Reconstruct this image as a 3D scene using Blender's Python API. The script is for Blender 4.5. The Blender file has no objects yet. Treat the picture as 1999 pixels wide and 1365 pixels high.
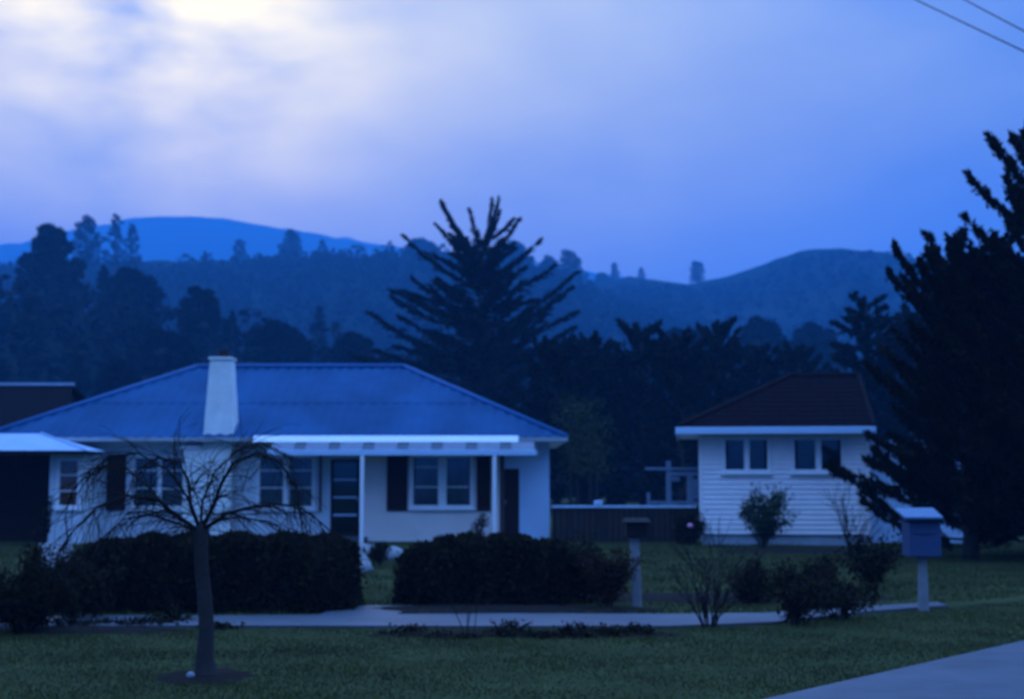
import bpy, bmesh, math, random
import numpy as np
from mathutils import Vector, Matrix

# ------------------------------------------------------------------ camera, sky, light
SC = bpy.context.scene
COL = SC.collection
PITCH = math.radians(5.2)
CAMZ = 1.6
FPX = 2776.0
cam_d = bpy.data.cameras.new('camera')
cam = bpy.data.objects.new('camera', cam_d)
COL.objects.link(cam)
cam.location = (0, 0, CAMZ)
cam.rotation_euler = (math.pi / 2 + PITCH, 0, 0)
cam_d.sensor_width = 36.0
cam_d.lens = 50.0
cam_d.clip_start = 0.1
cam_d.clip_end = 12000
cam_d.dof.use_dof = True            # the slide is softly out of focus
cam_d.dof.focus_distance = 3.6
cam_d.dof.aperture_fstop = 4.6
SC.camera = cam

world = bpy.data.worlds.new("World")
SC.world = world
world.use_nodes = True
GLOW_AZ = math.radians(-14.5)
GLOW_EL = math.radians(20.0)


def build_world():
    nt = world.node_tree
    N, L = nt.nodes, nt.links
    N.clear()

    def nd(t, **kw):
        n = N.new(t)
        for k, v in kw.items():
            setattr(n, k, v)
        return n

    def math_(op, a, b=None, clamp=False):
        n = nd('ShaderNodeMath', operation=op, use_clamp=clamp)
        for i, s in enumerate((a, b)):
            if s is None:
                continue
            if isinstance(s, (int, float)):
                n.inputs[i].default_value = s
            else:
                L.new(s, n.inputs[i])
        return n.outputs[0]

    def mix(f, a, b, bt='MIX'):
        n = nd('ShaderNodeMix', data_type='RGBA', blend_type=bt)
        for i, s in ((0, f), (6, a), (7, b)):
            if isinstance(s, (int, float)):
                n.inputs[i].default_value = s
            elif isinstance(s, tuple):
                n.inputs[i].default_value = (*s, 1)
            else:
                L.new(s, n.inputs[i])
        return n.outputs[2]
    tc = nd('ShaderNodeTexCoord')
    sep = nd('ShaderNodeSeparateXYZ')
    L.new(tc.outputs['Generated'], sep.inputs[0])
    sky = nd('ShaderNodeTexSky', sky_type='NISHITA')
    sky.sun_disc = False
    sky.sun_elevation = GLOW_EL
    sky.sun_rotation = GLOW_AZ
    mp = nd('ShaderNodeMapping')
    mp.inputs['Scale'].default_value = (1.0, 1.0, 2.2)
    mp.inputs['Location'].default_value = (0.35, 0.1, 0.0)
    L.new(tc.outputs['Generated'], mp.inputs[0])
    n1 = nd('ShaderNodeTexNoise')
    n1.inputs['Scale'].default_value = 3.2
    n1.inputs['Detail'].default_value = 4
    n1.inputs['Roughness'].default_value = 0.52
    n1.inputs['Distortion'].default_value = 0.08
    L.new(mp.outputs[0], n1.inputs[0])
    fac = math_('MULTIPLY', math_('SUBTRACT', n1.outputs[0], 0.34), 2.8, True)
    clouds = mix(fac, (0.085, 0.160, 0.27), (0.27, 0.35, 0.32))
    # an overcast sky is brighter overhead than near the horizon
    zr = nd('ShaderNodeMapRange', interpolation_type='SMOOTHSTEP')
    for i_, v_ in ((1, 0.22), (2, 0.80), (3, 0.0), (4, 1.0)):
        zr.inputs[i_].default_value = v_
    L.new(sep.outputs[2], zr.inputs[0])
    zen = zr.outputs[0]
    low = nd('ShaderNodeMapRange', interpolation_type='SMOOTHSTEP')
    for i_, v_ in ((1, 0.08), (2, 0.27), (3, 1.0), (4, 0.0)):
        low.inputs[i_].default_value = v_
    L.new(sep.outputs[2], low.inputs[0])
    clouds = mix(math_('MULTIPLY', low.outputs[0], 0.8), clouds, (0.092, 0.172, 0.28))
    over = mix(fac, (0.34, 0.88, 2.30), (0.62, 1.18, 2.60))
    clouds = mix(zen, clouds, over)
    # dusk light behind thin cloud
    g = Vector((math.sin(GLOW_AZ) * math.cos(GLOW_EL), math.cos(GLOW_AZ) * math.cos(GLOW_EL), math.sin(GLOW_EL)))
    dp = nd('ShaderNodeVectorMath', operation='DOT_PRODUCT')
    L.new(tc.outputs['Generated'], dp.inputs[0])
    dp.inputs[1].default_value = g
    d = math_('MAXIMUM', dp.outputs['Value'], 0.0)
    g2 = Vector((math.sin(-.09) * math.cos(.32), math.cos(-.09) * math.cos(.32), math.sin(.32)))
    dp2 = nd('ShaderNodeVectorMath', operation='DOT_PRODUCT')
    L.new(tc.outputs['Generated'], dp2.inputs[0])
    dp2.inputs[1].default_value = g2
    wide = math_('POWER', math_('MAXIMUM', dp2.outputs['Value'], 0.0), 30.0)
    core = math_('POWER', d, 110.0)
    n2 = nd('ShaderNodeTexNoise')
    n2.inputs['Scale'].default_value = 7.0
    n2.inputs['Detail'].default_value = 4
    n2.inputs['Distortion'].default_value = 0.1
    L.new(mp.outputs[0], n2.inputs[0])
    var = math_('MULTIPLY', math_('SUBTRACT', n2.outputs[0], 0.30), 2.4, True)
    wide = math_('MULTIPLY', wide, math_('ADD', math_('MULTIPLY', fac, 0.6), 0.4), True)
    core = math_('MULTIPLY', math_('MULTIPLY', core, var), 1.7, True)
    col = mix(wide, clouds, (0.80, 0.80, 0.38))
    col = mix(core, col, (2.2, 1.8, 0.42))
    sk = mix(1.0, sky.outputs[0], (0.006, 0.006, 0.006), 'MULTIPLY')
    col = mix(1.0, col, sk, 'ADD')
    bg = nd('ShaderNodeBackground')
    bg.inputs['Strength'].default_value = 1.0
    L.new(col, bg.inputs[0])
    out = nd('ShaderNodeOutputWorld')
    L.new(bg.outputs[0], out.inputs[0])


build_world()
sun_d = bpy.data.lights.new('sun', 'SUN')
sun_d.energy = 0.5
sun_d.angle = math.radians(40)
sun_d.color = (0.30, 0.48, 1.0)
sun = bpy.data.objects.new('sun', sun_d)
COL.objects.link(sun)
_g = Vector((math.sin(GLOW_AZ) * math.cos(GLOW_EL), math.cos(GLOW_AZ) * math.cos(GLOW_EL), math.sin(GLOW_EL)))
sun.rotation_euler = (-_g).to_track_quat('-Z', 'Y').to_euler()
sun.location = (0, 0, 120)

SC.view_settings.view_transform = 'Standard'
SC.view_settings.look = 'None'
SC.view_settings.exposure = 0.58
SC.view_settings.gamma = 1.0
SC.cycles.volume_bounces = 3
SC.cycles.max_bounces = 6
SC.cycles.transparent_max_bounces = 12
SC.cycles.use_denoising = True

rng = np.random.default_rng(7)
random.seed(7)


# ------------------------------------------------------------------ helpers
def P(px, py, Y):
    """world point at depth Y under photo pixel (px, py)"""
    u, v = (px - 999.5) / FPX, (682.5 - py) / FPX
    d = Vector((u, math.cos(PITCH) - v * math.sin(PITCH), math.sin(PITCH) + v * math.cos(PITCH)))
    k = Y / d.y
    return Vector((d.x * k, Y, CAMZ + d.z * k))


def G(px, py):
    """point of the flat ground under a photo pixel"""
    u, v = (px - 999.5) / FPX, (682.5 - py) / FPX
    d = Vector((u, math.cos(PITCH) - v * math.sin(PITCH), math.sin(PITCH) + v * math.cos(PITCH)))
    k = -CAMZ / d.z
    return Vector((d.x * k, d.y * k, 0))


MATS = {}


def mat(name, col, rough=0.8, var=0.25, scale=3.0, bump=0.0, bscale=40.0, spec=0.3, col2=None, metal=0.0):
    if name in MATS:
        return MATS[name]
    m = bpy.data.materials.new(name)
    m.use_nodes = True
    nt = m.node_tree
    N, L = nt.nodes, nt.links
    b = N['Principled BSDF']
    b.inputs['Roughness'].default_value = rough
    b.inputs['Specular IOR Level'].default_value = spec
    b.inputs['Metallic'].default_value = metal
    tc = N.new('ShaderNodeTexCoord')
    no = N.new('ShaderNodeTexNoise')
    no.inputs['Scale'].default_value = scale
    no.inputs['Detail'].default_value = 6
    no.inputs['Roughness'].default_value = 0.62
    L.new(tc.outputs['Object'], no.inputs['Vector'])
    rp = N.new('ShaderNodeValToRGB')
    c1 = tuple(c * (1 - var) for c in col)
    c2 = col2 or tuple(min(1, c * (1 + var)) for c in col)
    rp.color_ramp.elements[0].position = 0.3
    rp.color_ramp.elements[1].position = 0.7
    rp.color_ramp.elements[0].color = (*c1, 1)
    rp.color_ramp.elements[1].color = (*c2, 1)
    L.new(no.outputs[0], rp.inputs[0])
    L.new(rp.outputs[0], b.inputs['Base Color'])
    if bump:
        n2 = N.new('ShaderNodeTexNoise')
        n2.inputs['Scale'].default_value = bscale
        n2.inputs['Detail'].default_value = 4
        L.new(tc.outputs['Object'], n2.inputs['Vector'])
        bp = N.new('ShaderNodeBump')
        bp.inputs['Strength'].default_value = bump
        bp.inputs['Distance'].default_value = 0.02
        L.new(n2.outputs[0], bp.inputs['Height'])
        L.new(bp.outputs[0], b.inputs['Normal'])
    MATS[name] = m
    return m


def glass_mat():
    m = bpy.data.materials.new('window_glass')
    m.use_nodes = True
    N, L = m.node_tree.nodes, m.node_tree.links
    N.clear()
    t = N.new('ShaderNodeBsdfTransparent')
    t.inputs[0].default_value = (0.8, 0.84, 0.86, 1)
    g = N.new('ShaderNodeBsdfGlossy')
    g.inputs['Roughness'].default_value = 0.06
    f = N.new('ShaderNodeFresnel')
    f.inputs[0].default_value = 1.6
    mx = N.new('ShaderNodeMixShader')
    o = N.new('ShaderNodeOutputMaterial')
    L.new(f.outputs[0], mx.inputs[0])
    L.new(t.outputs[0], mx.inputs[1])
    L.new(g.outputs[0], mx.inputs[2])
    L.new(mx.outputs[0], o.inputs[0])
    return m


M = dict(
    stucco_cool=mat('grey_white_stucco', (0.60, 0.66, 0.70), 0.9, 0.07, 1.3, 0.35, 60),  # same stucco as the bay, cooler light put into the colour
    stucco=mat('cream_stucco', (0.78, 0.68, 0.62), 0.9, 0.07, 1.3, 0.35, 60),  # bay stucco, warm bounce under the verandah put into the colour
    stucco_pale=mat('pale_blue_stucco', (0.45, 0.62, 0.80), 0.9, 0.07, 1.3, 0.35, 60),
    white=mat('white_paint', (0.80, 0.80, 0.80), 0.5, 0.05, 4.0),
    chimney=mat('chimney_render', (0.70, 0.72, 0.68), 0.9, 0.14, 2.5, 0.4, 30),
    roof=mat('blue_painted_iron', (0.012, 0.066, 0.155), 0.8, 0.30, 0.5, spec=0.08),
    roof_cap=mat('blue_ridge_iron', (0.010, 0.085, 0.23), 0.75, 0.08, 1.5),
    porch_roof=mat('pale_porch_iron', (0.28, 0.40, 0.55), 0.7, 0.08, 1.5),  # paleness stands for sky light on the low porch slope
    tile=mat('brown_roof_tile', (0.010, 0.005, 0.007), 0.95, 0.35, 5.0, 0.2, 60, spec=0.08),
    shutter=mat('brown_shutter_paint', (0.034, 0.014, 0.010), 0.85, 0.15, 6, spec=0.1),
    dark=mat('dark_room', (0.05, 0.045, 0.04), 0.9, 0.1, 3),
    board=mat('white_weatherboard', (0.84, 0.79, 0.79), 0.65, 0.06, 3.0),
    found=mat('foundation_concrete', (0.34, 0.38, 0.42), 0.95, 0.18, 3, 0.4, 40),
    fence=mat('dark_stained_timber', (0.022, 0.013, 0.011), 0.9, 0.3, 7),
    post=mat('weathered_pale_timber', (0.19, 0.20, 0.20), 0.85, 0.18, 9, 0.2, 50),
    boxblue=mat('blue_letterbox_paint', (0.028, 0.055, 0.125), 0.7, 0.12, 6),
    boxlid=mat('pale_letterbox_lid', (0.10, 0.17, 0.26), 0.7, 0.1, 6),
    boxdark=mat('brown_letterbox_paint', (0.008, 0.007, 0.007), 0.9, 0.15, 6),
    concrete=mat('footpath_concrete', (0.065, 0.072, 0.088), 0.6, 0.25, 1.6, 0.25, 70, spec=0.25),
    grass_g=mat('lawn_turf', (0.040, 0.050, 0.018), 0.95, 0.3, 1.4, 0.2, 60, spec=0.03),
    blade=mat('grass_blade', (0.062, 0.066, 0.020), 0.95, 0.45, .55, spec=0.04),
    soil=mat('dark_soil', (0.016, 0.012, 0.010), 0.95, 0.4, 6, 0.8, 50, spec=0.05),
    hedge=mat('hedge_leaf', (0.022, 0.017, 0.008), 0.9, 0.4, 2.5, spec=0.04),
    conifer=mat('conifer_needle', (0.011, 0.015, 0.011), 0.9, 0.4, 0.8, spec=0.04),
    pine=mat('dark_pine_needle', (0.018, 0.013, 0.006), 0.9, 0.4, 1.2, spec=0.03),
    shrub=mat('shrub_leaf', (0.035, 0.05, 0.024), 0.85, 0.4, 3, spec=0.05),
    redshrub=mat('russet_leaf', (0.036, 0.018, 0.010), 0.9, 0.4, 3, spec=0.04),
    farleaf=mat('distant_foliage', (0.009, 0.014, 0.011), 0.95, 0.4, 0.25, spec=0.03),
    bark=mat('bark', (0.045, 0.034, 0.026), 0.9, 0.35, 8, 0.6, 30),
    palebark=mat('pale_grey_bark', (0.028, 0.022, 0.020), 0.9, 0.3, 8, 0.6, 30),
    twig=mat('dark_twig', (0.020, 0.015, 0.012), 0.9, 0.3, 8, spec=0.05),
    hill=mat('hill_scrub', (0.010, 0.018, 0.015), 0.98, 0.5, 0.02, spec=0.0),
    stone=mat('pale_stone', (0.22, 0.23, 0.24), 0.9, 0.2, 6, 0.4, 25),
    pink=mat('pink_petal', (0.75, 0.26, 0.42), 0.8, 0.12, 12),
    red=mat('red_petal', (0.45, 0.02, 0.06), 0.7, 0.2, 12),
    curtain=mat('net_curtain', (0.20, 0.23, 0.24), 0.9, 0.12, 5),
    warm=mat('rust_curtain', (0.85, 0.36, 0.16), 0.9, 0.15, 5),
    wire=mat('power_cable', (0.03, 0.03, 0.03), 0.7, 0.1, 5),
    pot=mat('terracotta_pot', (0.03, 0.014, 0.012), 0.9, 0.2, 8),
    metal=mat('dull_metal', (0.25, 0.25, 0.25), 0.5, 0.1, 8),
    brownroof=mat('brown_iron_roof', (0.006, 0.004, 0.005), 0.95, 0.2, 2, spec=0.05),
    pipe=mat('brown_downpipe_paint', (0.10, 0.05, 0.045), 0.6, 0.15, 5),
    slate=mat('verandah_sheet_paint', (0.085, 0.10, 0.13), 0.8, 0.1, 4),  # tone of the shade between rafters
    slate_pale=mat('verandah_rafter_paint', (0.17, 0.19, 0.23), 0.8, 0.1, 4),
    glass=glass_mat(),
)


def tag(o, label=None, cat=None, group=None, kind=None):
    if label:
        o['label'] = label
    if cat:
        o['category'] = cat
    if group:
        o['group'] = group
    if kind:
        o['kind'] = kind
    return o


def empty(name, loc, label=None, cat=None, group=None):
    e = bpy.data.objects.new(name, None)
    COL.objects.link(e)
    e.location = loc
    e.empty_display_size = 0.2
    return tag(e, label, cat, group)


class MB:
    def __init__(s):
        s.v, s.f = [], []

    def quad(s, *pts):
        i = len(s.v)
        s.v += [tuple(p) for p in pts]
        s.f.append(tuple(range(i, i + len(pts))))
        return s

    def box(s, x0, x1, y0, y1, z0, z1):
        return s.hexa([(x0, y0, z0), (x1, y0, z0), (x1, y1, z0), (x0, y1, z0),
                       (x0, y0, z1), (x1, y0, z1), (x1, y1, z1), (x0, y1, z1)])

    def hexa(s, p):
        i = len(s.v)
        s.v += [tuple(q) for q in p]
        s.f += [tuple(i + k for k in f) for f in ((0, 3, 2, 1), (4, 5, 6, 7), (0, 1, 5, 4), (1, 2, 6, 5), (2, 3, 7, 6), (3, 0, 4, 7))]
        return s

    def tube(s, pts, radii, n=6, cap=True):
        pts = [Vector(p) for p in pts]
        rings = []
        prev = None
        for k, p in enumerate(pts):
            a = pts[max(0, k - 1)]
            b = pts[min(len(pts) - 1, k + 1)]
            t = (b - a).normalized()
            if prev is None:
                u = t.cross(Vector((0.31, 0.9, 0.2)))
                if u.length < 1e-3:
                    u = t.cross(Vector((1, 0, 0)))
            else:
                u = prev - t * prev.dot(t)
            u.normalize()
            prev = u
            w = t.cross(u)
            r = radii[k] if hasattr(radii, '__len__') else radii
            i = len(s.v)
            for j in range(n):
                a_ = 2 * math.pi * j / n
                s.v.append(tuple(p + u * (r * math.cos(a_)) + w * (r * math.sin(a_))))
            rings.append(i)
        for a, b in zip(rings, rings[1:]):
            for j in range(n):
                s.f.append((a + j, a + (j + 1) % n, b + (j + 1) % n, b + j))
        if cap:
            s.f.append(tuple(rings[0] + j for j in reversed(range(n))))
            s.f.append(tuple(rings[-1] + j for j in range(n)))
        return s

    def build(s, name, m, parent=None, smooth=False, bevel=0.0):
        me = bpy.data.meshes.new(name)
        off = parent_off(parent)
        me.from_pydata([(v[0] - off[0], v[1] - off[1], v[2] - off[2]) for v in s.v], [], s.f)
        me.materials.append(m)
        if smooth:
            me.polygons.foreach_set('use_smooth', [True] * len(me.polygons))
        o = bpy.data.objects.new(name, me)
        COL.objects.link(o)
        if parent is not None:
            o.parent = parent
        if bevel:
            b = o.modifiers.new('bevel', 'BEVEL')
            b.width = bevel
            b.segments = 2
            b.limit_method = 'ANGLE'
        return o


def parent_off(parent):
    """world offset of a parent (all parents here are only translated)"""
    x = Vector((0, 0, 0))
    while parent is not None:
        x += parent.location
        parent = parent.parent
    return x


def np_mesh(name, verts, faces, m, parent=None, smooth=False):
    verts = np.asarray(verts, dtype=np.float32)
    faces = np.asarray(faces, dtype=np.int32)
    if parent is not None:
        verts = verts - np.array(parent_off(parent), dtype=np.float32)
    k = faces.shape[1]
    me = bpy.data.meshes.new(name)
    me.vertices.add(len(verts))
    me.vertices.foreach_set('co', verts.ravel())
    me.loops.add(faces.size)
    me.loops.foreach_set('vertex_index', faces.ravel())
    me.polygons.add(len(faces))
    me.polygons.foreach_set('loop_start', np.arange(0, faces.size, k, dtype=np.int32))
    me.update(calc_edges=True)
    me.materials.append(m)
    if smooth:
        me.polygons.foreach_set('use_smooth', np.ones(len(faces), dtype=bool))
    o = bpy.data.objects.new(name, me)
    COL.objects.link(o)
    if parent is not None:
        o.parent = parent
    return o


def leaves(c, d, length, width, r):
    """diamond leaves: centres c (n,3), directions d (n,3)"""
    n = len(c)
    d = d / np.maximum(np.linalg.norm(d, axis=1, keepdims=True), 1e-6)
    side = np.cross(d, r.normal(size=(n, 3)))
    side /= np.maximum(np.linalg.norm(side, axis=1, keepdims=True), 1e-6)
    ln = (length * r.uniform(0.6, 1.35, n))[:, None]
    wd = (width * r.uniform(0.6, 1.35, n))[:, None]
    v = np.stack([c - d * ln * 0.5, c + side * wd * 0.5, c + d * ln * 0.5, c - side * wd * 0.5], axis=1).reshape(-1, 3)
    f = np.arange(4 * n).reshape(n, 4)
    return v, f


def ico(name, loc, r, m, sc=(1, 1, 1), seed=0, rough=0.15, sub=2, parent=None):
    bm = bmesh.new()
    bmesh.ops.create_icosphere(bm, subdivisions=sub, radius=1)
    rr = np.random.default_rng(seed)
    off = parent_off(parent)
    for v in bm.verts:
        k = 1 + rr.uniform(-rough, rough)
        v.co = Vector((v.co.x * sc[0] * r * k, v.co.y * sc[1] * r * k, v.co.z * sc[2] * r * k))
    me = bpy.data.meshes.new(name)
    bm.to_mesh(me)
    bm.free()
    me.materials.append(m)
    me.polygons.foreach_set('use_smooth', [True] * len(me.polygons))
    o = bpy.data.objects.new(name, me)
    COL.objects.link(o)
    o.parent = parent
    o.location = Vector(loc) - off
    return o


# ------------------------------------------------------------------ ground, paths
def ground():
    mb = MB()
    n = 64
    ring = [0, 60, 300, 1000, 4000]
    for k, r in enumerate(ring):
        for j in range(n):
            a = 2 * math.pi * j / n
            mb.v.append((r * math.cos(a), 30 + r * math.sin(a), 0))
    for k in range(len(ring) - 1):
        for j in range(n):
            a, b = k * n + j, k * n + (j + 1) % n
            c, d = (k + 1) * n + (j + 1) % n, (k + 1) * n + j
            mb.f.append((a, d, c, b) if k else (a, d, c))
    o = mb.build('ground', M['grass_g'])
    o['kind'] = 'structure'


ground()


def ribbon(name, left, right, z0, z1, m):
    """raised slab between two polylines"""
    mb = MB()
    for i in range(len(left) - 1):
        a, b, c, d = left[i], left[i + 1], right[i + 1], right[i]
        mb.quad((a[0], a[1], z1), (d[0], d[1], z1), (c[0], c[1], z1), (b[0], b[1], z1))
        mb.quad((d[0], d[1], z0), (c[0], c[1], z0), (c[0], c[1], z1), (d[0], d[1], z1))
        mb.quad((a[0], a[1], z0), (a[0], a[1], z1), (b[0], b[1], z1), (b[0], b[1], z0))
    o = mb.build(name, m)
    o['kind'] = 'structure'
    return o


# footpath along the garden front, bending away to the right
NEAR = [(-14, 15.3), (-3.4, 15.5)] + [tuple(G(a, b).xy) for a, b in ((1000, 1228), (1300, 1228), (1510, 1220), (1700, 1198), (1850, 1187), (1999, 1173))] + [(30, 45)]
FAR = [(-14, 16.7), (-3.4, 16.6)] + [tuple(G(a, b).xy) for a, b in ((1000, 1203), (1300, 1204), (1490, 1202), (1670, 1190), (1830, 1180), (1990, 1167))] + [(29.4, 45.6)]
ribbon('footpath', FAR[:-2], NEAR[:-2], 0.0, 0.03, M['concrete'])
# drive in the lower right corner
e0, e1 = G(1535, 1365), G(1999, 1258)
dv = (e1 - e0).normalized()
nv = Vector((dv.y, -dv.x, 0))
a0, a1 = e0 - dv * 14, e1 + dv * 40
ribbon('driveway', [a0.xy[:], a1.xy[:]], [(a0 + nv * 3.2).xy[:], (a1 + nv * 3.2).xy[:]], 0.0, 0.035, M['concrete'])
# garden path between the two hedges
gp = [(-1.85, 16.45), (-1.78, 17.0), (-1.72, 17.5), (-1.68, 18.0)]
ribbon('garden_path', [(x - .45, y) for x, y in gp], [(x + .45, y) for x, y in gp], 0.0, 0.022, M['concrete'])


SOILS = []


def soil_patch(cx, cy, rx, ry, h, seed):
    SOILS.append((cx, cy, rx, ry))
    r = np.random.default_rng(seed)
    mb = MB()
    n, kk = 28, 5
    wob = [1 + r.uniform(-.14, .14) for _ in range(n)]
    for k in range(kk):
        t = k / (kk - 1)
        for j in range(n):
            a = 2 * math.pi * j / n
            mb.v.append((cx + rx * t * wob[j] * math.cos(a), cy + ry * t * wob[j] * math.sin(a),
                         0.006 + h * (1 - t * t) + (r.uniform(-.008, .008) if 0 < t < 1 else -0.02 * t)))
    for k in range(kk - 1):
        for j in range(n):
            mb.f.append((k * n + j, (k + 1) * n + j, (k + 1) * n + (j + 1) % n, k * n + (j + 1) % n))
    o = mb.build('soil_patch', M['soil'], smooth=True)
    o['kind'] = 'structure'


TREE = G(398, 1322)
soil_patch(TREE.x, TREE.y, 0.46, 0.55, 0.012, 1)
soil_patch(0.2, 14.85, 1.9, 0.30, 0.03, 2)
soil_patch(-4.6, 15.2, 1.4, 0.35, 0.03, 6)
soil_patch(3.0, 19.3, 2.3, 0.9, 0.04, 4)
soil_patch(-0.1, 17.6, 2.0, 0.8, 0.04, 5)
soil_patch(6.6, 31.8, 2.6, 1.2, 0.03, 8)


def in_poly_right(x, y):
    """True where the lawn (not the drive) is"""
    return (x - e0.x) * nv.x + (y - e0.y) * nv.y < -0.03


def lawn(name, label, n, xr, yr, h, w, ok, seed):
    r = np.random.default_rng(seed)
    x = r.uniform(*xr, n)
    y = r.uniform(*yr, n)
    k = ok(x, y) & (np.abs(x) < y * 0.40 + 0.8)
    for sx, sy, sa, sb in SOILS:
        k &= ((x - sx) / sa) ** 2 + ((y - sy) / sb) ** 2 > r.uniform(.25, 1.2, len(x))
    x, y = x[k], y[k]
    n = len(x)
    patch = 0.75 + 0.35 * np.sin(x * 2.1 + 1.3 * np.sin(y * 1.7)) * np.sin(y * 2.6 + x)
    hh = h * r.uniform(0.5, 1.3, n) * patch
    a = r.uniform(0, 2 * math.pi, n)
    lean = r.normal(0, 0.45, (n, 2)) * hh[:, None]
    ww = w * r.uniform(.6, 1.3, n)
    b0 = np.stack([x - np.cos(a) * ww, y - np.sin(a) * ww, np.full(n, -0.002)], 1)
    b1 = np.stack([x + np.cos(a) * ww, y + np.sin(a) * ww, np.full(n, -0.002)], 1)
    t = np.stack([x + lean[:, 0], y + lean[:, 1], hh], 1)
    v = np.stack([b0, b1, t], 1).reshape(-1, 3)
    o = np_mesh(name, v, np.arange(3 * n).reshape(n, 3), M['blade'])
    tag(o, label, 'grass', None, 'stuff')


def near_y(x):
    return np.interp(x, [p[0] for p in NEAR], [p[1] for p in NEAR])


def far_y(x):
    return np.interp(x, [p[0] for p in FAR], [p[1] for p in FAR])


lawn('verge_grass', 'mown green grass of the verge in front of the footpath', 330000, (-6.5, 9.5), (9.3, 24),
     0.032, 0.006, lambda x, y: in_poly_right(x, y) & (y < near_y(x) - 0.02), 11)
lawn('garden_grass', 'dim green lawn between the hedges and the two houses', 170000, (-14, 14), (16.7, 36),
     0.06, 0.010, lambda x, y: (y > far_y(x) + .02) & ~((np.abs(x - np.interp(y, [g[1] for g in gp], [g[0] for g in gp])) < .46) & (y < 18.0)), 12)


# ------------------------------------------------------------------ building kit
def wall_mb(mb, x0, x1, z0, z1, y0, y1, openings):
    """front wall from boxes round rectangular openings (xa, xb, za, zb)"""
    xs = sorted({x0, x1, *[o[0] for o in openings], *[o[1] for o in openings]})
    xs = [x for x in xs if x0 <= x <= x1]
    for a, b in zip(xs, xs[1:]):
        c = (a + b) / 2
        zs = [(z0, z1)]
        for o in openings:
            if o[0] < c < o[1]:
                nz = []
                for p, q in zs:
                    if o[2] > p:
                        nz.append((p, min(q, o[2])))
                    if o[3] < q:
                        nz.append((max(p, o[3]), q))
                zs = nz
        for p, q in zs:
            if q - p > 1e-4:
                mb.box(a, b, y0, y1, p, q)


def window(parent, xa, xb, za, zb, yf, cols, bars, curtain=None, sill=True, fw=0.06):
    """casement window set in an opening whose outer wall face is at yf; bars: per column list of heights (0..1)"""
    f = MB()
    y0, y1 = yf - 0.035, yf + 0.07
    f.box(xa - .05, xb + .05, y0, y1, zb - fw * .4, zb + .05)
    f.box(xa - .05, xb + .05, y0, y1, za - .05, za + fw * .4)
    f.box(xa - .05, xa + fw * .5, y0 + .001, y1 - .001, za + fw * .4, zb - fw * .4)
    f.box(xb - fw * .5, xb + .05, y0 + .001, y1 - .001, za + fw * .4, zb - fw * .4)
    wo = f.build('window', M['white'], parent)
    n = len(cols)
    for i, (ca, cb) in enumerate(cols):
        p0, p1 = xa + (xb - xa) * ca, xa + (xb - xa) * cb
        q0, q1 = za + fw * .4, zb - fw * .4
        if i:
            prev = xa + (xb - xa) * cols[i - 1][1]
            MB().box(prev, p0, y0 + .002, y1, q0, q1).build('mullion', M['white'], wo)
        MB().box(p0, p1, yf + .030, yf + .036, q0, q1).build('pane', M['glass'], wo)
        for b in bars[i]:
            zz = q0 + (q1 - q0) * b
            MB().box(p0, p1, yf + .008, yf + .029, zz - .016, zz + .016).build('glazing_bar', M['white'], wo)
    if sill:
        MB().box(xa - .09, xb + .09, yf - .10, yf - .001, za - .105, za - .052).build('sill', M['white'], wo)
    if curtain:
        c = MB()
        nn = 60
        for i in range(nn):
            t0, t1 = i / nn, (i + 1) / nn
            fx = lambda t: xa + (xb - xa) * t
            fy = lambda t: yf + .095 + .02 * math.sin(t * 70) + .010 * math.sin(t * 31)
            c.quad((fx(t0), fy(t0), za - .05), (fx(t1), fy(t1), za - .05), (fx(t1), fy(t1), zb + .05), (fx(t0), fy(t0), zb + .05))
        c.build('curtain', M[curtain], wo, smooth=True)
    return wo


def shutter(parent, xa, xb, za, zb, yf):
    s = MB()
    w = 0.06
    s.box(xa, xa + w, yf - .05, yf - .002, za, zb)
    s.box(xb - w, xb, yf - .05, yf - .002, za, zb)
    s.box(xa + w, xb - w, yf - .049, yf - .002, za, za + .08)
    s.box(xa + w, xb - w, yf - .049, yf - .002, zb - .08, zb)
    so = s.build('shutter', M['shutter'], parent)
    n = int((zb - za - .16) / .062)
    st = (zb - za - .16) / n
    for i in range(n):
        z = za + .08 + st * i
        MB().hexa([(xa + w, yf - .046, z), (xb - w, yf - .046, z), (xb - w, yf - .036, z), (xa + w, yf - .036, z),
                   (xa + w, yf - .014, z + st * 1.05), (xb - w, yf - .014, z + st * 1.05), (xb - w, yf - .004, z + st * 1.05), (xa + w, yf - .004, z + st * 1.05)]
                  ).build('slat', M['shutter'], so)
    return so


def corrugated_slope(o, along, up, width, topfn, pitch=0.30, amp=0.020):
    """corrugated sheet: origin o, unit vector along the eave, vector `up` the full slope, topfn(t in m)->fraction of slope"""
    along, up = np.array(along, float), np.array(up, float)
    nrm = np.cross(along, up)
    nrm /= np.linalg.norm(nrm)
    nc = int(width / (pitch / 4)) + 1
    x = np.linspace(0, width, nc)
    t = np.array([topfn(q) for q in x])
    wv = amp * np.sin(2 * np.pi * x / pitch)
    rows = 5
    v = np.zeros((rows, nc, 3))
    for k in range(rows):
        v[k] = np.array(o) + x[:, None] * along + (t * k / (rows - 1))[:, None] * up + wv[:, None] * nrm
    idx = np.arange(rows * nc).reshape(rows, nc)
    f = np.stack([idx[:-1, :-1], idx[:-1, 1:], idx[1:, 1:], idx[1:, :-1]], -1).reshape(-1, 4)
    return v.reshape(-1, 3), f


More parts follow.
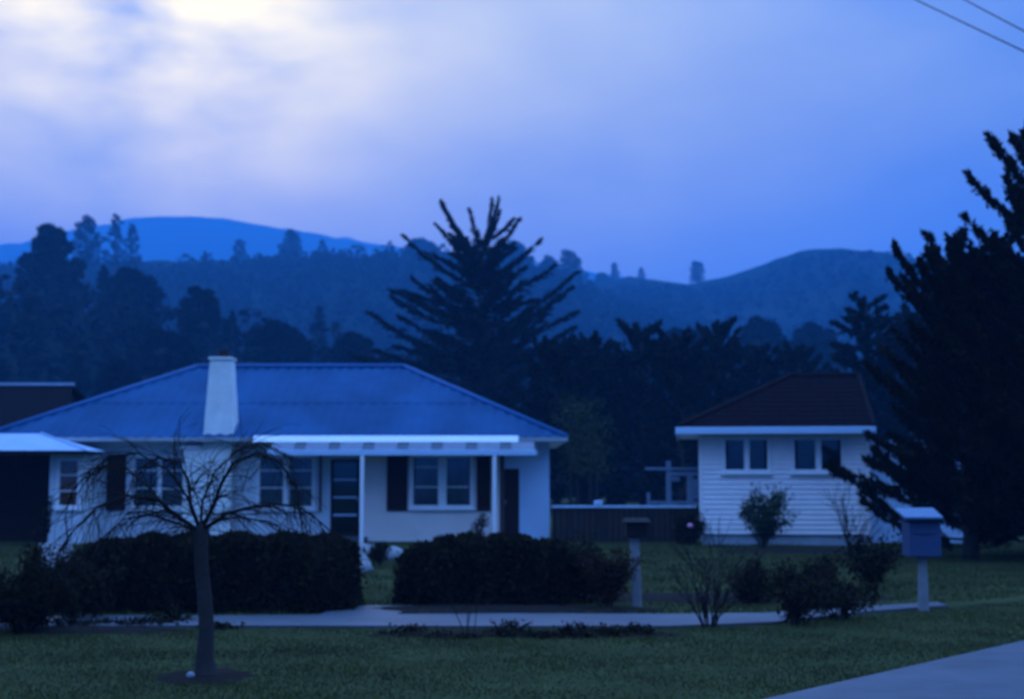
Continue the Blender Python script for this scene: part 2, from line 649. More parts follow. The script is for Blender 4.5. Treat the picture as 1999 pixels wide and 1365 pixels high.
# ------------------------------------------------------------------ the blue-roofed house
def main_house():
    H = empty('house', (-6, 40, 0), 'long cream house with blue hipped iron roof and white verandah beam', 'house')
    YF = 37.0
    XL, XR = -12.6, 0.97
    ZT = 2.62
    # openings in the front walls
    def wx(px):
        return (px - 1000) / 75.0
    zb, zt = 0.87, 2.16
    winA = (wx(265), wx(364), zb, zt)
    winB = (wx(508), wx(614), zb, zt)
    door = (wx(648), wx(704), 0.12, 2.10)
    w = MB()
    wall_mb(w, XL, wx(712), -.05, ZT, YF, YF + .15, [winA, winB, door])
    w.box(XL, XL + .15, YF + .151, 44.6, -.05, ZT)
    w.box(XL, XR, 44.601, 44.75, -.05, ZT)
    w.box(XR - .15, XR, YF + .151, 44.6, -.05, ZT)
    w.build('wall', M['stucco_cool'], H)
    # bay with the shuttered window, set a little forward
    YB = 36.7
    winC = (wx(806) + .02, wx(924) - .03, .90, 2.17)
    b = MB()
    wall_mb(b, wx(713), wx(976), -.05, ZT, YB, YB + .15, [winC])
    b.box(wx(713), wx(713) + .15, YB + .151, YF + .4, -.05, ZT)
    b.box(wx(976) - .15, wx(976), YB + .151, YF + .4, -.05, ZT)
    b.build('bay_wall', M['stucco'], H)
    # end section with a narrow dark brown panel
    dn = (wx(985), wx(1014), 0.02, 1.86)
    e = MB()
    wall_mb(e, wx(976), XR, -.05, ZT, YF, YF + .15, [dn])
    o = e.build('end_wall', M['stucco_pale'], H)
    o['label'] = 'pale blue plastered end wall'
    # floor and dark ceiling inside
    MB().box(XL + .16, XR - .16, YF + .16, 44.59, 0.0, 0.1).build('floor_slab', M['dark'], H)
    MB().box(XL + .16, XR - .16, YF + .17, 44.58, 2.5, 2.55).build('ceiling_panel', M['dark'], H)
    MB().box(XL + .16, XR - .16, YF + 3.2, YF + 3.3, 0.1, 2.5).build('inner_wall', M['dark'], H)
    window(H, *winA, YF, [(0.03, .47), (.55, .97)], [[.36, .74], [.36, .74]], 'curtain')
    window(H, *winB, YF, [(0.03, .45), (.56, .97)], [[.38, .74], [.38, .74]], 'curtain')
    window(H, *winC, YB, [(0.05, .44), (.58, .95)], [[.38, .80], [.38]], 'curtain')
    shutter(H, wx(213), wx(250), .78, 2.22, YF)
    shutter(H, wx(759), wx(799), .78, 2.22, YB)
    shutter(H, wx(932), wx(959), .78, 2.22, YB)
    # glazed front door
    f = MB()
    xa, xb, za, zz = door
    f.box(xa, xa + .07, YF - .03, YF + .06, za, zz)
    f.box(xb - .07, xb, YF - .03, YF + .06, za, zz)
    f.box(xa + .07, xb - .07, YF - .03, YF + .06, zz - .07, zz)
    f.box(xa + .07, xb - .07, YF - .03, YF + .06, za, za + .09)
    d = f.build('door', M['shutter'], H)
    for k in range(4):
        q0 = za + .09 + (zz - za - .16) * k / 4
        q1 = za + .09 + (zz - za - .16) * (k + 1) / 4
        MB().box(xa + .071, xb - .071, YF + .02, YF + .026, q0, q1).build('pane', M['glass'], d)
        if k:
            MB().box(xa + .071, xb - .071, YF - .012, YF + .019, q0 - .024, q0 + .024).build('glazing_bar', M['stucco_pale'], d)
    MB().box(xb - .055, xb - .02, YF - .07, YF - .031, 1.02, 1.12).build('handle', M['metal'], d)
    MB().box(xa - .3, xb + .25, YF - .55, YF - .002, -.02, .115).build('doorstep', M['concrete'], H)
    MB().box(wx(976), wx(985) - .001, YF - .02, YF - .001, 0, 2.4).build('door_trim', M['pipe'], H)
    f = MB()
    f.box(dn[0], dn[1], YF + .05, YF + .09, dn[2], dn[3])
    d2 = f.build('door', M['shutter'], H)  # narrow dark panel built as a door
    d2['label'] = 'narrow dark brown door'
    MB().box(dn[0] + .02, dn[0] + .05, YF + .0, YF + .049, .95, 1.05).build('handle', M['metal'], d2)
    # brown downpipe beside the front door
    MB().tube([(wx(628), YF - .06, .75), (wx(628), YF - .06, 2.35)], .035, 8).build('downpipe', M['pipe'], H)
    # ---- roof
    D = 4.5
    x0, x1, y0, y1 = -13.55, 1.40, 36.3, 45.3
    ze, rise = 2.66, 2.14
    Wd, Dp = x1 - x0, y1 - y0
    # closed soffit box under the eaves
    R = MB().box(x0 + .02, x1 - .02, y0 + .02, y1 - .02, ze - .10, ze - .04).build('roof', M['white'], H)
    R['label'] = 'blue painted corrugated iron hip roof'
    hipf = lambda W: (lambda t: max(0.0, min(1.0, t / D, (W - t) / D)))
    v, f = corrugated_slope((x0, y0, ze), (1, 0, 0), (0, D, rise), Wd, hipf(Wd))
    np_mesh('front_slope', v, f, M['roof'], R, True)
    v, f = corrugated_slope((x1, y1, ze), (-1, 0, 0), (0, -D, rise), Wd, hipf(Wd))
    np_mesh('rear_slope', v, f, M['roof'], R, True)
    v, f = corrugated_slope((x1, y0, ze), (0, 1, 0), (-D, 0, rise), Dp, hipf(Dp))
    np_mesh('end_slope', v, f, M['roof'], R, True)
    v, f = corrugated_slope((x0, y1, ze), (0, -1, 0), (D, 0, rise), Dp, hipf(Dp))
    np_mesh('end_slope', v, f, M['roof'], R, True)
    rz = ze + rise + .02
    MB().tube([(x0 + D, y0 + D, rz), (x1 - D, y0 + D, rz)], .085, 8).build('ridge_cap', M['roof_cap'], R, True)
    for cx, cy, sx, sy in ((x0, y0, 1, 1), (x1, y0, -1, 1), (x1, y1, -1, -1), (x0, y1, 1, -1)):
        MB().tube([(cx, cy, ze + .01), (cx + sx * D, cy + sy * D, rz)], .075, 8).build('hip_cap', M['roof_cap'], R, True)
    # a sheet lap across the front slope
    t = .45
    MB().tube([(x0 + D * t + .1, y0 + D * t, ze + rise * t + .012), (x1 - D * t - .1, y0 + D * t, ze + rise * t + .012)], .008, 6).build('sheet_lap', M['roof'], R)
    # gutters: plain grey on the left, bright white over the verandah
    MB().box(x0 - .02, -6.57, y0 - .12, y0 - .005, ze - .11, ze - .012).build('gutter', M['found'], R)
    MB().box(0.17, x1 + .02, y0 - .12, y0 - .005, ze - .11, ze - .012).build('gutter', M['found'], R)
    g2 = MB()
    g2.hexa([(-6.56, y0 - .30, ze - .135), (.16, y0 - .30, ze - .135), (.16, y0 - .006, ze - .135), (-6.56, y0 - .006, ze - .135),
             (-6.56, y0 - .13, ze + .03), (.16, y0 - .13, ze + .03), (.16, y0 - .006, ze + .03), (-6.56, y0 - .006, ze + .03)])
    go = g2.build('gutter', M['white'], R, bevel=.012)
    go['label'] = 'bright white gutter over the verandah'
    # ---- verandah: slim beam on posts with rafter blocks behind
    yv = 35.55
    V = MB().box(-6.1, .62, yv - .05, yv + .05, 2.18, 2.32).build('verandah_beam', M['stucco_pale'], H, bevel=.008)
    for k in range(8):
        xx = -5.75 + k * .86
        MB().hexa([(xx - .29, yv + .051, 2.20), (xx + .29, yv + .051, 2.20), (xx + .29, y0 - .31, 2.42), (xx - .29, y0 - .31, 2.42),
                   (xx - .29, yv + .051, 2.31), (xx + .29, yv + .051, 2.31), (xx + .29, y0 - .31, 2.53), (xx - .29, y0 - .31, 2.53)]
                  ).build('rafter', M['slate_pale'], V)
    MB().hexa([(-6.05, yv + .052, 2.26), (.55, yv + .052, 2.26), (.55, y0 - .31, 2.48), (-6.05, y0 - .31, 2.48),
               (-6.05, yv + .052, 2.275), (.55, yv + .052, 2.275), (.55, y0 - .31, 2.495), (-6.05, y0 - .31, 2.495)]).build('awning_sheet', M['slate'], V)  # added backing, its colour stands for shade in the rafter gaps
    for px in (966, 709):
        xx = (px - 1000) / 78.0
        MB().box(xx - .045, xx + .045, yv - .045, yv + .045, -.03, 2.179).build('post', M['white'], H)
    # ---- chimney
    C = MB()
    yb0, yb1 = 36.44, 36.99
    C.box(-8.40, -7.16, yb0 - .03, yb1, -.05, 2.36)
    ch = C.build('chimney', M['chimney'], H, bevel=.03)
    s = MB()
    def ring(x0_, x1_, yy0, yy1, z):
        return [(x0_, yy0, z), (x1_, yy0, z), (x1_, yy1, z), (x0_, yy1, z)]
    s.hexa(ring(-7.93, -7.10, yb0, yb1 + .25, 2.363) + ring(-7.79, -7.24, yb0 + .1, yb1 + .1, 4.66))
    s.build('stack', M['chimney'], ch, bevel=.03)
    MB().box(-7.82, -7.21, yb0 + .06, yb1 + .14, 4.662, 4.73).build('chimney_cap', M['chimney'], ch, bevel=.01)
    s = MB()
    s.box(-8.50, -7.94, yb0 - .08, yb1 - .1, 2.362, 2.43)
    s.build('shoulder_cap', M['white'], ch, bevel=.01)
    MB().tube([(-7.50, yb0 + .4, 4.73), (-7.50, yb0 + .4, 4.78), (-7.50, yb0 + .4, 4.90), (-7.50, yb0 + .4, 4.92)], [.13, .12, .11, .14], 12).build('chimney_pot', M['pot'], ch)
    # ---- projecting porch wing on the left
    yw = 35.2
    wl, wr = -11.40, -10.58
    WZ = 2.20
    ow = (-11.17, -10.68, .93, 2.06)
    m_ = MB()
    wall_mb(m_, wl, wr, -.05, WZ, yw, yw + .12, [ow])
    m_.box(wr - .12, wr, yw + .121, YF - .001, -.05, WZ)
    m_.box(wl, wl + .12, yw + .121, YF - .001, -.05, WZ)
    m_.build('porch_wall', M['stucco_cool'], H)
    window(H, *ow, yw, [(0.05, .95)], [[.32, .68]], 'warm', fw=.05)
    pr = MB().box(-15.9, -10.36, 34.52, 36.1, WZ, WZ + .06).build('porch_roof', M['fence'], H)
    pr['label'] = 'pale low-pitched porch roof with dark edge'
    rr = .46
    def hip2(t):
        return max(0.0, min(1.0, (5.6 - t) / 1.65))
    v, f = corrugated_slope((-15.9, 34.48, WZ + .082), (1, 0, 0), (0, 1.65, rr), 5.6, hip2, .09, .006)
    np_mesh('front_slope', v, f, M['porch_roof'], pr, True)
    v, f = corrugated_slope((-10.3, 34.48, WZ + .082), (0, 1, 0), (-1.65, 0, rr), 1.7, lambda t: max(0, min(1, t / 1.65)), .09, .006)
    np_mesh('end_slope', v, f, M['porch_roof'], pr, True)
    MB().tube([(-10.32, 34.5, WZ + .088), (-11.95, 36.13, WZ + .098 + rr)], .03, 8).build('hip_cap', M['porch_roof'], pr, True)
    MB().box(-15.4, wl - .001, 36.6, 36.7, -.05, WZ - .01).build('porch_back_wall', M['shutter'], H)  # porch shade put into this wall by its dark brown colour
    MB().box(-13.4, -13.3, 34.7, 34.8, 0, WZ - .002).build('post', M['white'], H)
    return H


main_house()


# steps up to the porch, each tread a slab
def porch_steps():
    S = empty('porch_steps', (-9.7, 27.5, 0), 'flight of pale concrete slab steps leading towards the left porch', 'steps')
    for k in range(7):
        y = 24.2 + k * 1.25
        xc = (118 - 1000) / FPX * y * 1.0 - .02 * k
        z = 0.03 + .012 * k
        MB().box(xc - .22 - .01 * k, xc + .24 + .01 * k, y, y + .55, -.02, z + .06).build('step', M['stone'], S, bevel=.015)


porch_steps()


# ------------------------------------------------------------------ weatherboard neighbour
def board_house():
    H = empty('weatherboard_house', (6.6, 36.5, 0), 'small white weatherboard house with brown tiled roof and two paired windows', 'house')
    x0, x1, yf, yb = 4.56, 8.60, 34.7, 39.5
    zb, zt = .29, 2.70
    w1 = ((1413 - 1000) / 80, (1497 - 1000) / 80, 1.80, 2.56)
    w2 = ((1545 - 1000) / 80, (1637 - 1000) / 80, 1.80, 2.56)
    inner = MB()
    wall_mb(inner, x0 + .02, x1 - .02, zb, zt, yf + .03, yf + .12, [w1, w2])
    inner.box(x0 + .02, x0 + .12, yf + .121, yb, zb, zt)
    inner.box(x1 - .12, x1 - .02, yf + .121, yb, zb, zt)
    inner.box(x0 + .02, x1 - .02, yb + .001, yb + .1, zb, zt)
    wall = inner.build('wall', M['board'], H)
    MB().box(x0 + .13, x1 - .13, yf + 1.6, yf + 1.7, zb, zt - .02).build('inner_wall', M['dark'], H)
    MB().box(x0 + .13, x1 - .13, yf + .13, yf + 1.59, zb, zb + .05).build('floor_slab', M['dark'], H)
    n = 20
    st = (zt - zb) / n
    for i in range(n):
        za, zc = zb + i * st, zb + (i + 1) * st
        segs = [(x0 + .07, x1 - .07)]
        for w in (w1, w2):
            if za < w[3] + .02 and zc > w[2] - .02:
                ns = []
                for a, b in segs:
                    if w[0] - .05 > a and w[1] + .05 < b:
                        ns += [(a, w[0] - .051), (w[1] + .051, b)]
                    else:
                        ns.append((a, b))
                segs = ns
        for a, b in segs:
            MB().hexa([(a, yf - .022, za - .018), (b, yf - .022, za - .018), (b, yf + .028, za - .018), (a, yf + .028, za - .018),
                       (a, yf + .008, zc - .002), (b, yf + .008, zc - .002), (b, yf + .028, zc - .002), (a, yf + .028, zc - .002)]).build('weatherboard', M['board'], wall)
    for xx in (x0, x1 - .068):
        MB().box(xx, xx + .068, yf - .03, yf + .029, zb - .02, zt).build('corner_board', M['board'], wall)
    F = MB()
    F.box(x0 + .05, x1 - .05, yf + .04, yf + .16, -.12, zb - .001)
    F.box(x0 + .05, x0 + .17, yf + .161, yb, -.12, zb - .001)
    F.box(x1 - .17, x1 - .05, yf + .161, yb, -.12, zb - .001)
    F.build('foundation', M['found'], H)
    for w in (w1, w2):
        window(H, *w, yf, [(.08, .45), (.57, .92)], [[], []], None, True, .05)
    # roof: hip on the left, gable on the right
    ex0, ex1, ey0 = 4.05, 8.66, 34.2
    D, rise, ze = 2.9, 1.42, 2.80
    R = MB().box(ex0 + .02, ex1 - .05, ey0 + .02, ey0 + 2 * D - .02, ze - .09, ze - .05).build('roof', M['white'], H)
    R['label'] = 'dark brown tiled roof'
    nc = 11
    for k in range(nc):
        t0, t1 = k / nc, (k + 1) / nc + .02
        for side in (0, 1):
            xs = np.arange(ex0 + D * t0 + .01, ex1 + .001, .05)
            top = np.where(True, t1, t1)
            v = []
            for x in xs:
                wv = .016 * abs(math.sin(math.pi * (x - ex0) / .30))
                tt = min(t1, (x - ex0) / D)
                tt = max(tt, t0 + .001)
                for q, lift in ((t0, .05), (tt, .012)):
                    yy = ey0 + D * q if side == 0 else ey0 + 2 * D - D * q
                    v.append((x, yy, ze + rise * q + lift + wv))
                yy = ey0 + D * t0 if side == 0 else ey0 + 2 * D - D * t0
                v.append((x, yy + (.004 if side == 0 else -.004), ze + rise * t0 - .002))
            f = []
            for i in range(len(xs) - 1):
                a, b = 3 * i, 3 * i + 3
                f += [(a, b, b + 1, a + 1), (a + 2, b + 2, b, a)]
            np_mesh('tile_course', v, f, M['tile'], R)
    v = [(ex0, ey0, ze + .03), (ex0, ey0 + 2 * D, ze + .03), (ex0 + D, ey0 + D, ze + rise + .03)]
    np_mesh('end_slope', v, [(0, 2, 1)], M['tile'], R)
    MB().tube([(ex0 + D, ey0 + D, ze + rise + .03), (ex1 + .02, ey0 + D, ze + rise + .03)], .09, 8).build('ridge_cap', M['tile'], R)
    MB().tube([(ex0, ey0, ze + .04), (ex0 + D, ey0 + D, ze + rise + .03)], .085, 8).build('hip_cap', M['tile'], R)
    g = MB()
    g.quad((ex1 - .04, ey0 + .1, ze - .05), (ex1 - .04, ey0 + 2 * D - .1, ze - .05), (ex1 - .04, ey0 + D, ze + rise - .05))
    g.build('gable', M['board'], R)
    s = math.hypot(D, rise)
    for sgn in (0, 1):
        ya, yb_ = (ey0, ey0 + D) if sgn == 0 else (ey0 + 2 * D, ey0 + D)
        MB().tube([(ex1 + .01, ya, ze + .05), (ex1 + .01, yb_, ze + rise + .05)], .06, 6).build('verge_cap', M['tile'], R)
    fb = MB()
    fb.box(ex0 - .05, ex1 + .04, ey0 - .06, ey0 - .012, ze - .13, ze + .035)
    fb.box(ex0 - .06, ex0 - .012, ey0 - .011, ey0 + 2 * D, ze - .13, ze + .03)
    fb.build('fascia', M['stucco_pale'], R, bevel=.01)
    # lower rear wing on the right
    wing = MB()
    wing.box(x1 + .0, 11.6, 36.4, 39.4, -.1, 2.45)
    wing.build('wing_wall', M['stucco_pale'], H)
    MB().box(x1 + .0, 11.9, 36.0, 39.6, 2.451, 2.56).build('wing_roof', M['porch_roof'], H)
    # the house stands turned a little so that its left side wall is hidden
    a = -math.radians(7.0)
    c = Vector((x0, yf, 0))
    H.location = c + Matrix.Rotation(a, 4, 'Z') @ (H.location - c)
    H.rotation_euler.z = a


board_house()


# ------------------------------------------------------------------ fence and what stands behind it
def board_fence():
    F = empty('board_fence', (2.7, 36.0, 0), 'low dark board fence with a pale top rail between the two houses', 'fence')
    x = 1.02
    k = 0
    r = random.Random(3)
    while x < 4.6:
        w = .145
        MB().box(x, x + w - .008, 36.0 + r.uniform(-.006, .006), 36.03, .0, .87 + r.uniform(-.01, .012) * 0).build('board', M['fence'], F)
        x += w
    for xx in (1.06, 2.28, 3.5, 4.5):
        MB().box(xx - .05, xx + .05, 36.031, 36.13, -.05, .86).build('post', M['fence'], F)
    MB().box(1.0, 4.62, 35.97, 36.14, .875, .925).build('top_rail', M['stucco_pale'], F)
    # pale cap block where the rail steps
    MB().box(2.07, 2.27, 35.95, 36.16, .926, 1.05).build('post_cap', M['stucco_pale'], F, bevel=.02)


board_fence()


def frame():
    y = 39.0
    s = FPX / y
    X = lambda px: (px - 1000) / s
    Z = lambda py: CAMZ + (935 - py) / s
    F = empty('garden_frame', (X(1305), y, 0), 'blue-grey timber frame of posts and rails standing behind the low fence', 'frame')
    m = mat('blue_grey_timber', (0.14, 0.20, 0.28), 0.8, .15, 5)
    MB().box(X(1300), X(1309), y - .05, y + .05, -.02, Z(900)).build('post', m, F)
    MB().box(X(1262), X(1268), y - .04, y + .04, -.02, Z(962)).build('post', m, F)
    MB().box(X(1340), X(1352), y - .04, y + .04, -.02, Z(926)).build('post', m, F)
    MB().box(X(1368), X(1375), y - .04, y + .04, -.02, Z(926)).build('post', m, F)
    MB().box(X(1258), X(1380), y - .085, y - .051, Z(918), Z(913)).build('rail', m, F)
    MB().box(X(1309) + .001, X(1380), y - .084, y - .051, Z(929), Z(922)).build('rail', m, F)
    MB().box(X(1262), X(1380), y - .083, y - .051, Z(984), Z(978)).build('rail', m, F)
    MB().box(X(1352) + .001, X(1368) - .001, y - .02, y + .0, Z(975), Z(935)).build('panel', m, F)
    MB().box(X(1309) + .001, X(1326), y - .02, y + .0, Z(940), Z(930)).build('panel', m, F)


frame()


# ------------------------------------------------------------------ letterboxes
def letterbox_roofed():
    b = G(1803, 1194)
    s = FPX / b.y
    L_ = empty('letterbox', (b.x, b.y, 0), 'blue letterbox with a pale overhanging lid on a timber post beside the dark pine', 'letterbox')
    x, y = b.x, b.y
    zb, zt = .66, 1.06
    MB().hexa([(x - .058, y - .05, -.05), (x + .058, y - .05, -.05), (x + .058, y + .05, -.05), (x - .058, y + .05, -.05),
               (x - .045, y - .045, zb - .001), (x + .045, y - .045, zb - .001), (x + .045, y + .045, zb - .001), (x - .045, y + .045, zb - .001)]).build('post', M['post'], L_, bevel=.008)
    bx = MB().box(x - .19, x + .19, y - .16, y + .20, zb, zt).build('box', M['boxblue'], L_, bevel=.012)
    MB().box(x - .13, x + .13, y - .175, y - .161, zt - .12, zt - .085).build('slot_flap', M['boxblue'], bx)
    MB().hexa([(x - .27, y - .26, zt + .055), (x + .19, y - .26, zt + .055), (x + .22, y + .24, zt + .15), (x - .27, y + .24, zt + .15),
               (x - .27, y - .26, zt + .085), (x + .19, y - .26, zt + .085), (x + .22, y + .24, zt + .185), (x - .27, y + .24, zt + .185)]).build('lid', M['boxlid'], L_, bevel=.008)
    MB().hexa([(x - .18, y - .15, zt + .001), (x + .20, y - .15, zt + .001), (x + .20, y + .19, zt + .001), (x - .18, y + .19, zt + .001),
               (x - .22, y - .21, zt + .055), (x + .22, y - .21, zt + .055), (x + .22, y + .22, zt + .135), (x - .22, y + .22, zt + .135)]).build('gable_block', M['boxblue'], L_)


def letterbox_plain():
    b = G(1244, 1186)
    x, y = b.x, b.y
    L_ = empty('letterbox', (x, y, 0), 'small dark brown letterbox on a pale timber post by the low fence', 'letterbox')
    MB().hexa([(x - .06, y - .05, -.05), (x + .06, y - .05, -.05), (x + .06, y + .05, -.05), (x - .06, y + .05, -.05),
               (x - .055 - .03, y - .05, .87), (x + .055 - .03, y - .05, .87), (x + .055 - .03, y + .05, .87), (x - .055 - .03, y + .05, .87)]).build('post', M['post'], L_, bevel=.008)
    bx = MB().box(x - .14, x + .13, y - .13, y + .16, .871, 1.06).build('box', M['boxdark'], L_, bevel=.01)
    MB().box(x - .09, x + .08, y - .142, y - .131, .99, 1.015).build('slot_flap', M['boxdark'], bx)
    MB().hexa([(x - .17, y - .18, 1.061), (x + .16, y - .18, 1.061), (x + .16, y + .19, 1.061), (x - .17, y + .19, 1.061),
               (x - .15, y - .02, 1.11), (x + .14, y - .02, 1.11), (x + .14, y + .03, 1.11), (x - .15, y + .03, 1.11)]).build('lid', M['boxdark'], L_)


letterbox_roofed()
letterbox_plain()


# ------------------------------------------------------------------ hedges
def hedge(name, label, x0, x1, yc, half, h, n, seed, prof):
    """clipped hedge: prof(t) height factor along its length"""
    r = np.random.default_rng(seed)
    E = empty(name, ((x0 + x1) / 2, yc, 0), label, 'hedge')
    # solid twiggy core
    na, nb = 60, 14
    v = []
    for i in range(na):
        t = i / (na - 1)
        hh = h * prof(t) - .07
        e = min(1, 8 * t, 8 * (1 - t))
        hw = (half - .07) * (0.55 + .45 * math.sqrt(e))
        for j in range(nb):
            a = math.pi * j / (nb - 1)
            c, s = math.cos(a), math.sin(a)
            k = 1 / (abs(c) ** 5 + abs(s) ** 5) ** (1 / 5)
            v.append((x0 + .08 + (x1 - x0 - .16) * t, yc - hw * c * k, max(0, hh * s * k) - .01))
    idx = np.arange(na * nb).reshape(na, nb)
    f = np.stack([idx[:-1, :-1], idx[1:, :-1], idx[1:, 1:], idx[:-1, 1:]], -1).reshape(-1, 4)
    np_mesh('twig_core', v, f, M['twig'], E)
    cap = MB()
    # leaves over the surface
    t = r.uniform(0, 1, n)
    a = np.pi * r.uniform(0, 1, n)
    hh = h * np.array([prof(q) for q in t])
    e = np.minimum(1, np.minimum(8 * t, 8 * (1 - t)))
    hw = half * (.55 + .45 * np.sqrt(e))
    c, s = np.cos(a), np.sin(a)
    k = 1 / (np.abs(c) ** 5 + np.abs(s) ** 5) ** .2
    lump = 1 + .035 * np.sin(t * 37 + 3 * a) + .03 * np.sin(t * 83 - 5 * a + 1)
    inner = 1 - np.abs(r.normal(0, .05, n))
    k = k * lump * inner
    pos = np.stack([x0 + (x1 - x0) * t, yc - hw * c * k, np.maximum(.02, hh * s * k)], 1)
    # close the two ends
    ne = n // 9
    te = (r.uniform(0, 1, ne) < .5)
    ae = np.pi * r.uniform(0, 1, ne)
    re = np.sqrt(r.uniform(0, 1, ne))
    he = h * np.where(te, prof(0), prof(1))
    pe = np.stack([np.where(te, x0, x1) + r.normal(0, .04, ne), yc - half * .6 * np.cos(ae) * re, np.maximum(.02, he * np.sin(ae) * re)], 1)
    pos = np.concatenate([pos, pe])
    d = np.concatenate([np.stack([np.zeros(n), -c, s], 1), np.stack([np.where(te, -1, 1), 0 * ae, .3 + 0 * ae], 1)]) + r.normal(0, .7, (n + ne, 3))
    pos += r.normal(0, .02, pos.shape)
    vv, ff = leaves(pos, d, .075, .04, r)
    np_mesh('foliage', vv, ff, M['hedge'], E)
    return E


def prof_left(t):
    x = min(1, t / .26)
    return (.80 + .20 * math.sin(x * math.pi / 2)) * (1 - .08 * max(0, (t - .80) / .20) ** 2) + .01 * math.sin(t * 25)


def prof_right(t):
    x = min(1, t / .35)
    return (.76 + .26 * math.sin(x * math.pi / 2)) * (1 - .12 * max(0, (t - .7) / .3)) + .012 * math.sin(t * 21)


hedge('hedge', 'long clipped dark hedge behind the bare weeping tree', -5.33, -1.99, 17.75, .60, 0.865, 52000, 21, prof_left)
hedge('hedge', 'rounded dark hedge in front of the shuttered window', -1.40, .66, 18.7, .66, 0.80, 40000, 22, prof_right)


# ------------------------------------------------------------------ plants
def leafy_shrub(name, label, loc, rx, ry, h, n, leaf, m, seed, cat='shrub', group=None, nst=7, spiky=0.0, clumps=16):
    r = np.random.default_rng(seed)
    loc = Vector(loc)
    E = empty(name, loc, label, cat, group)
    st = MB()
    cs = []
    for k in range(clumps):
        a = r.uniform(0, 2 * np.pi)
        rr = math.sqrt(r.uniform(0, 1)) * .72
        z = r.uniform(.22, .86)
        w = math.sqrt(max(.08, 1 - (2 * abs(z - .45)) ** 2 * .75))
        cs.append((loc.x + rx * rr * w * math.cos(a), loc.y + ry * rr * w * math.sin(a), loc.z + h * z))
    for k in range(nst):
        c = cs[k % len(cs)]
        mid = ((loc.x * .6 + c[0] * .4), (loc.y * .6 + c[1] * .4), loc.z + (c[2] - loc.z) * .5)
        st.tube([(loc.x + r.uniform(-.03, .03), loc.y + r.uniform(-.03, .03), loc.z - .03), mid, c], [.02 * h + .006, .013 * h + .004, .004], 5)
    st.build('stem', M['twig'], E)
    cs = np.array(cs)
    i = r.integers(0, len(cs), n)
    sp = np.array([rx, ry, h * .5]) * .30
    off = r.normal(0, 1, (n, 3))
    off /= np.maximum(1, np.linalg.norm(off, axis=1, keepdims=True) / 1.5)
    pos = cs[i] + off * sp
    pos[:, 2] = np.maximum(pos[:, 2], loc.z + .02)
    d = off + r.normal(0, .5, (n, 3)) + np.array([0, 0, .4 + spiky])
    v, f = leaves(pos, d, leaf, leaf * .45, r)
    np_mesh('foliage', v, f, m, E)
    return E


def branchy(name, label, loc, h, nst, m, seed, spread=.5, lean=.4, per=26, leaf=.08, rad=.014, cat='shrub', depth=2):
    """ragged leafy shrub: recursive stems with leaves along the outer twigs"""
    r = np.random.default_rng(seed)
    loc = Vector(loc)
    E = empty(name, loc, label, cat)
    mb = MB()
    mb.path = []
    for k in range(nst):
        a = 2 * math.pi * k / nst + r.uniform(-.5, .5)
        ln_ = lean * r.uniform(.3, 1.2)
        d = Vector((math.cos(a) * ln_, math.sin(a) * ln_ * .7, 1)).normalized()
        twig_tree_rec(mb, loc + Vector((math.cos(a) * .06, math.sin(a) * .06, -.03)), d, h * r.uniform(.38, .68), rad, depth, r, -.02, spread, .0035)
    mb.build('stem', M['twig'], E)
    pts = np.array([tuple(q) for q in mb.path])
    pts = pts[pts[:, 2] > .04 + .1 * h]
    n = len(pts) * per
    c = np.repeat(pts, per, 0) + r.normal(0, leaf * .75, (n, 3))
    c[:, 2] = np.maximum(c[:, 2], .02)
    v, f = leaves(c, r.normal(0, .6, (n, 3)) + np.array([0, 0, .5]), leaf, leaf * .42, r)
    np_mesh('foliage', v, f, m, E)
    return E


def tuft(name, label, loc, w, h, n, m, seed, group=None):
    """low grassy perennial: arching blades from a few crowns plus small leaves"""
    r = np.random.default_rng(seed)
    E = empty(name, loc, label, 'plant', group)
    nc = 9
    cx = loc[0] + r.normal(0, w * .6, nc)
    cy = loc[1] + r.normal(0, .10, nc)
    hs = h * r.uniform(.3, 1.0, nc) ** 1.3
    i = r.integers(0, nc, n)
    a = r.uniform(0, 2 * np.pi, n)
    out = np.abs(r.normal(0, .5, n)) * hs[i]
    z = hs[i] * r.uniform(.1, 1, n)
    base = np.stack([cx[i], cy[i], np.full(n, -.005)], 1)
    mid = base + np.stack([np.cos(a) * out * .45, np.sin(a) * out * .45, z * .7], 1)
    tip = base + np.stack([np.cos(a) * out, np.sin(a) * out, z], 1)
    sd = np.stack([-np.sin(a), np.cos(a), 0 * a], 1) * .008
    v = np.stack([base - sd, base + sd, mid + sd, tip, mid - sd], 1).reshape(-1, 3)
    np_mesh('blades', v, np.arange(5 * n).reshape(n, 5), m, E)['kind'] = 'stuff'
    n2 = int(n * 2.2)
    i = r.integers(0, nc, n2)
    pos = np.stack([cx[i] + r.normal(0, .09, n2), cy[i] + r.normal(0, .07, n2), np.maximum(.015, hs[i] * r.uniform(0, .8, n2))], 1)
    v, f = leaves(pos, r.normal(0, 1, (n2, 3)) + np.array([0, 0, .6]), .05, .025, r)
    np_mesh('leaves', v, f, m, E)['kind'] = 'stuff'
    return E


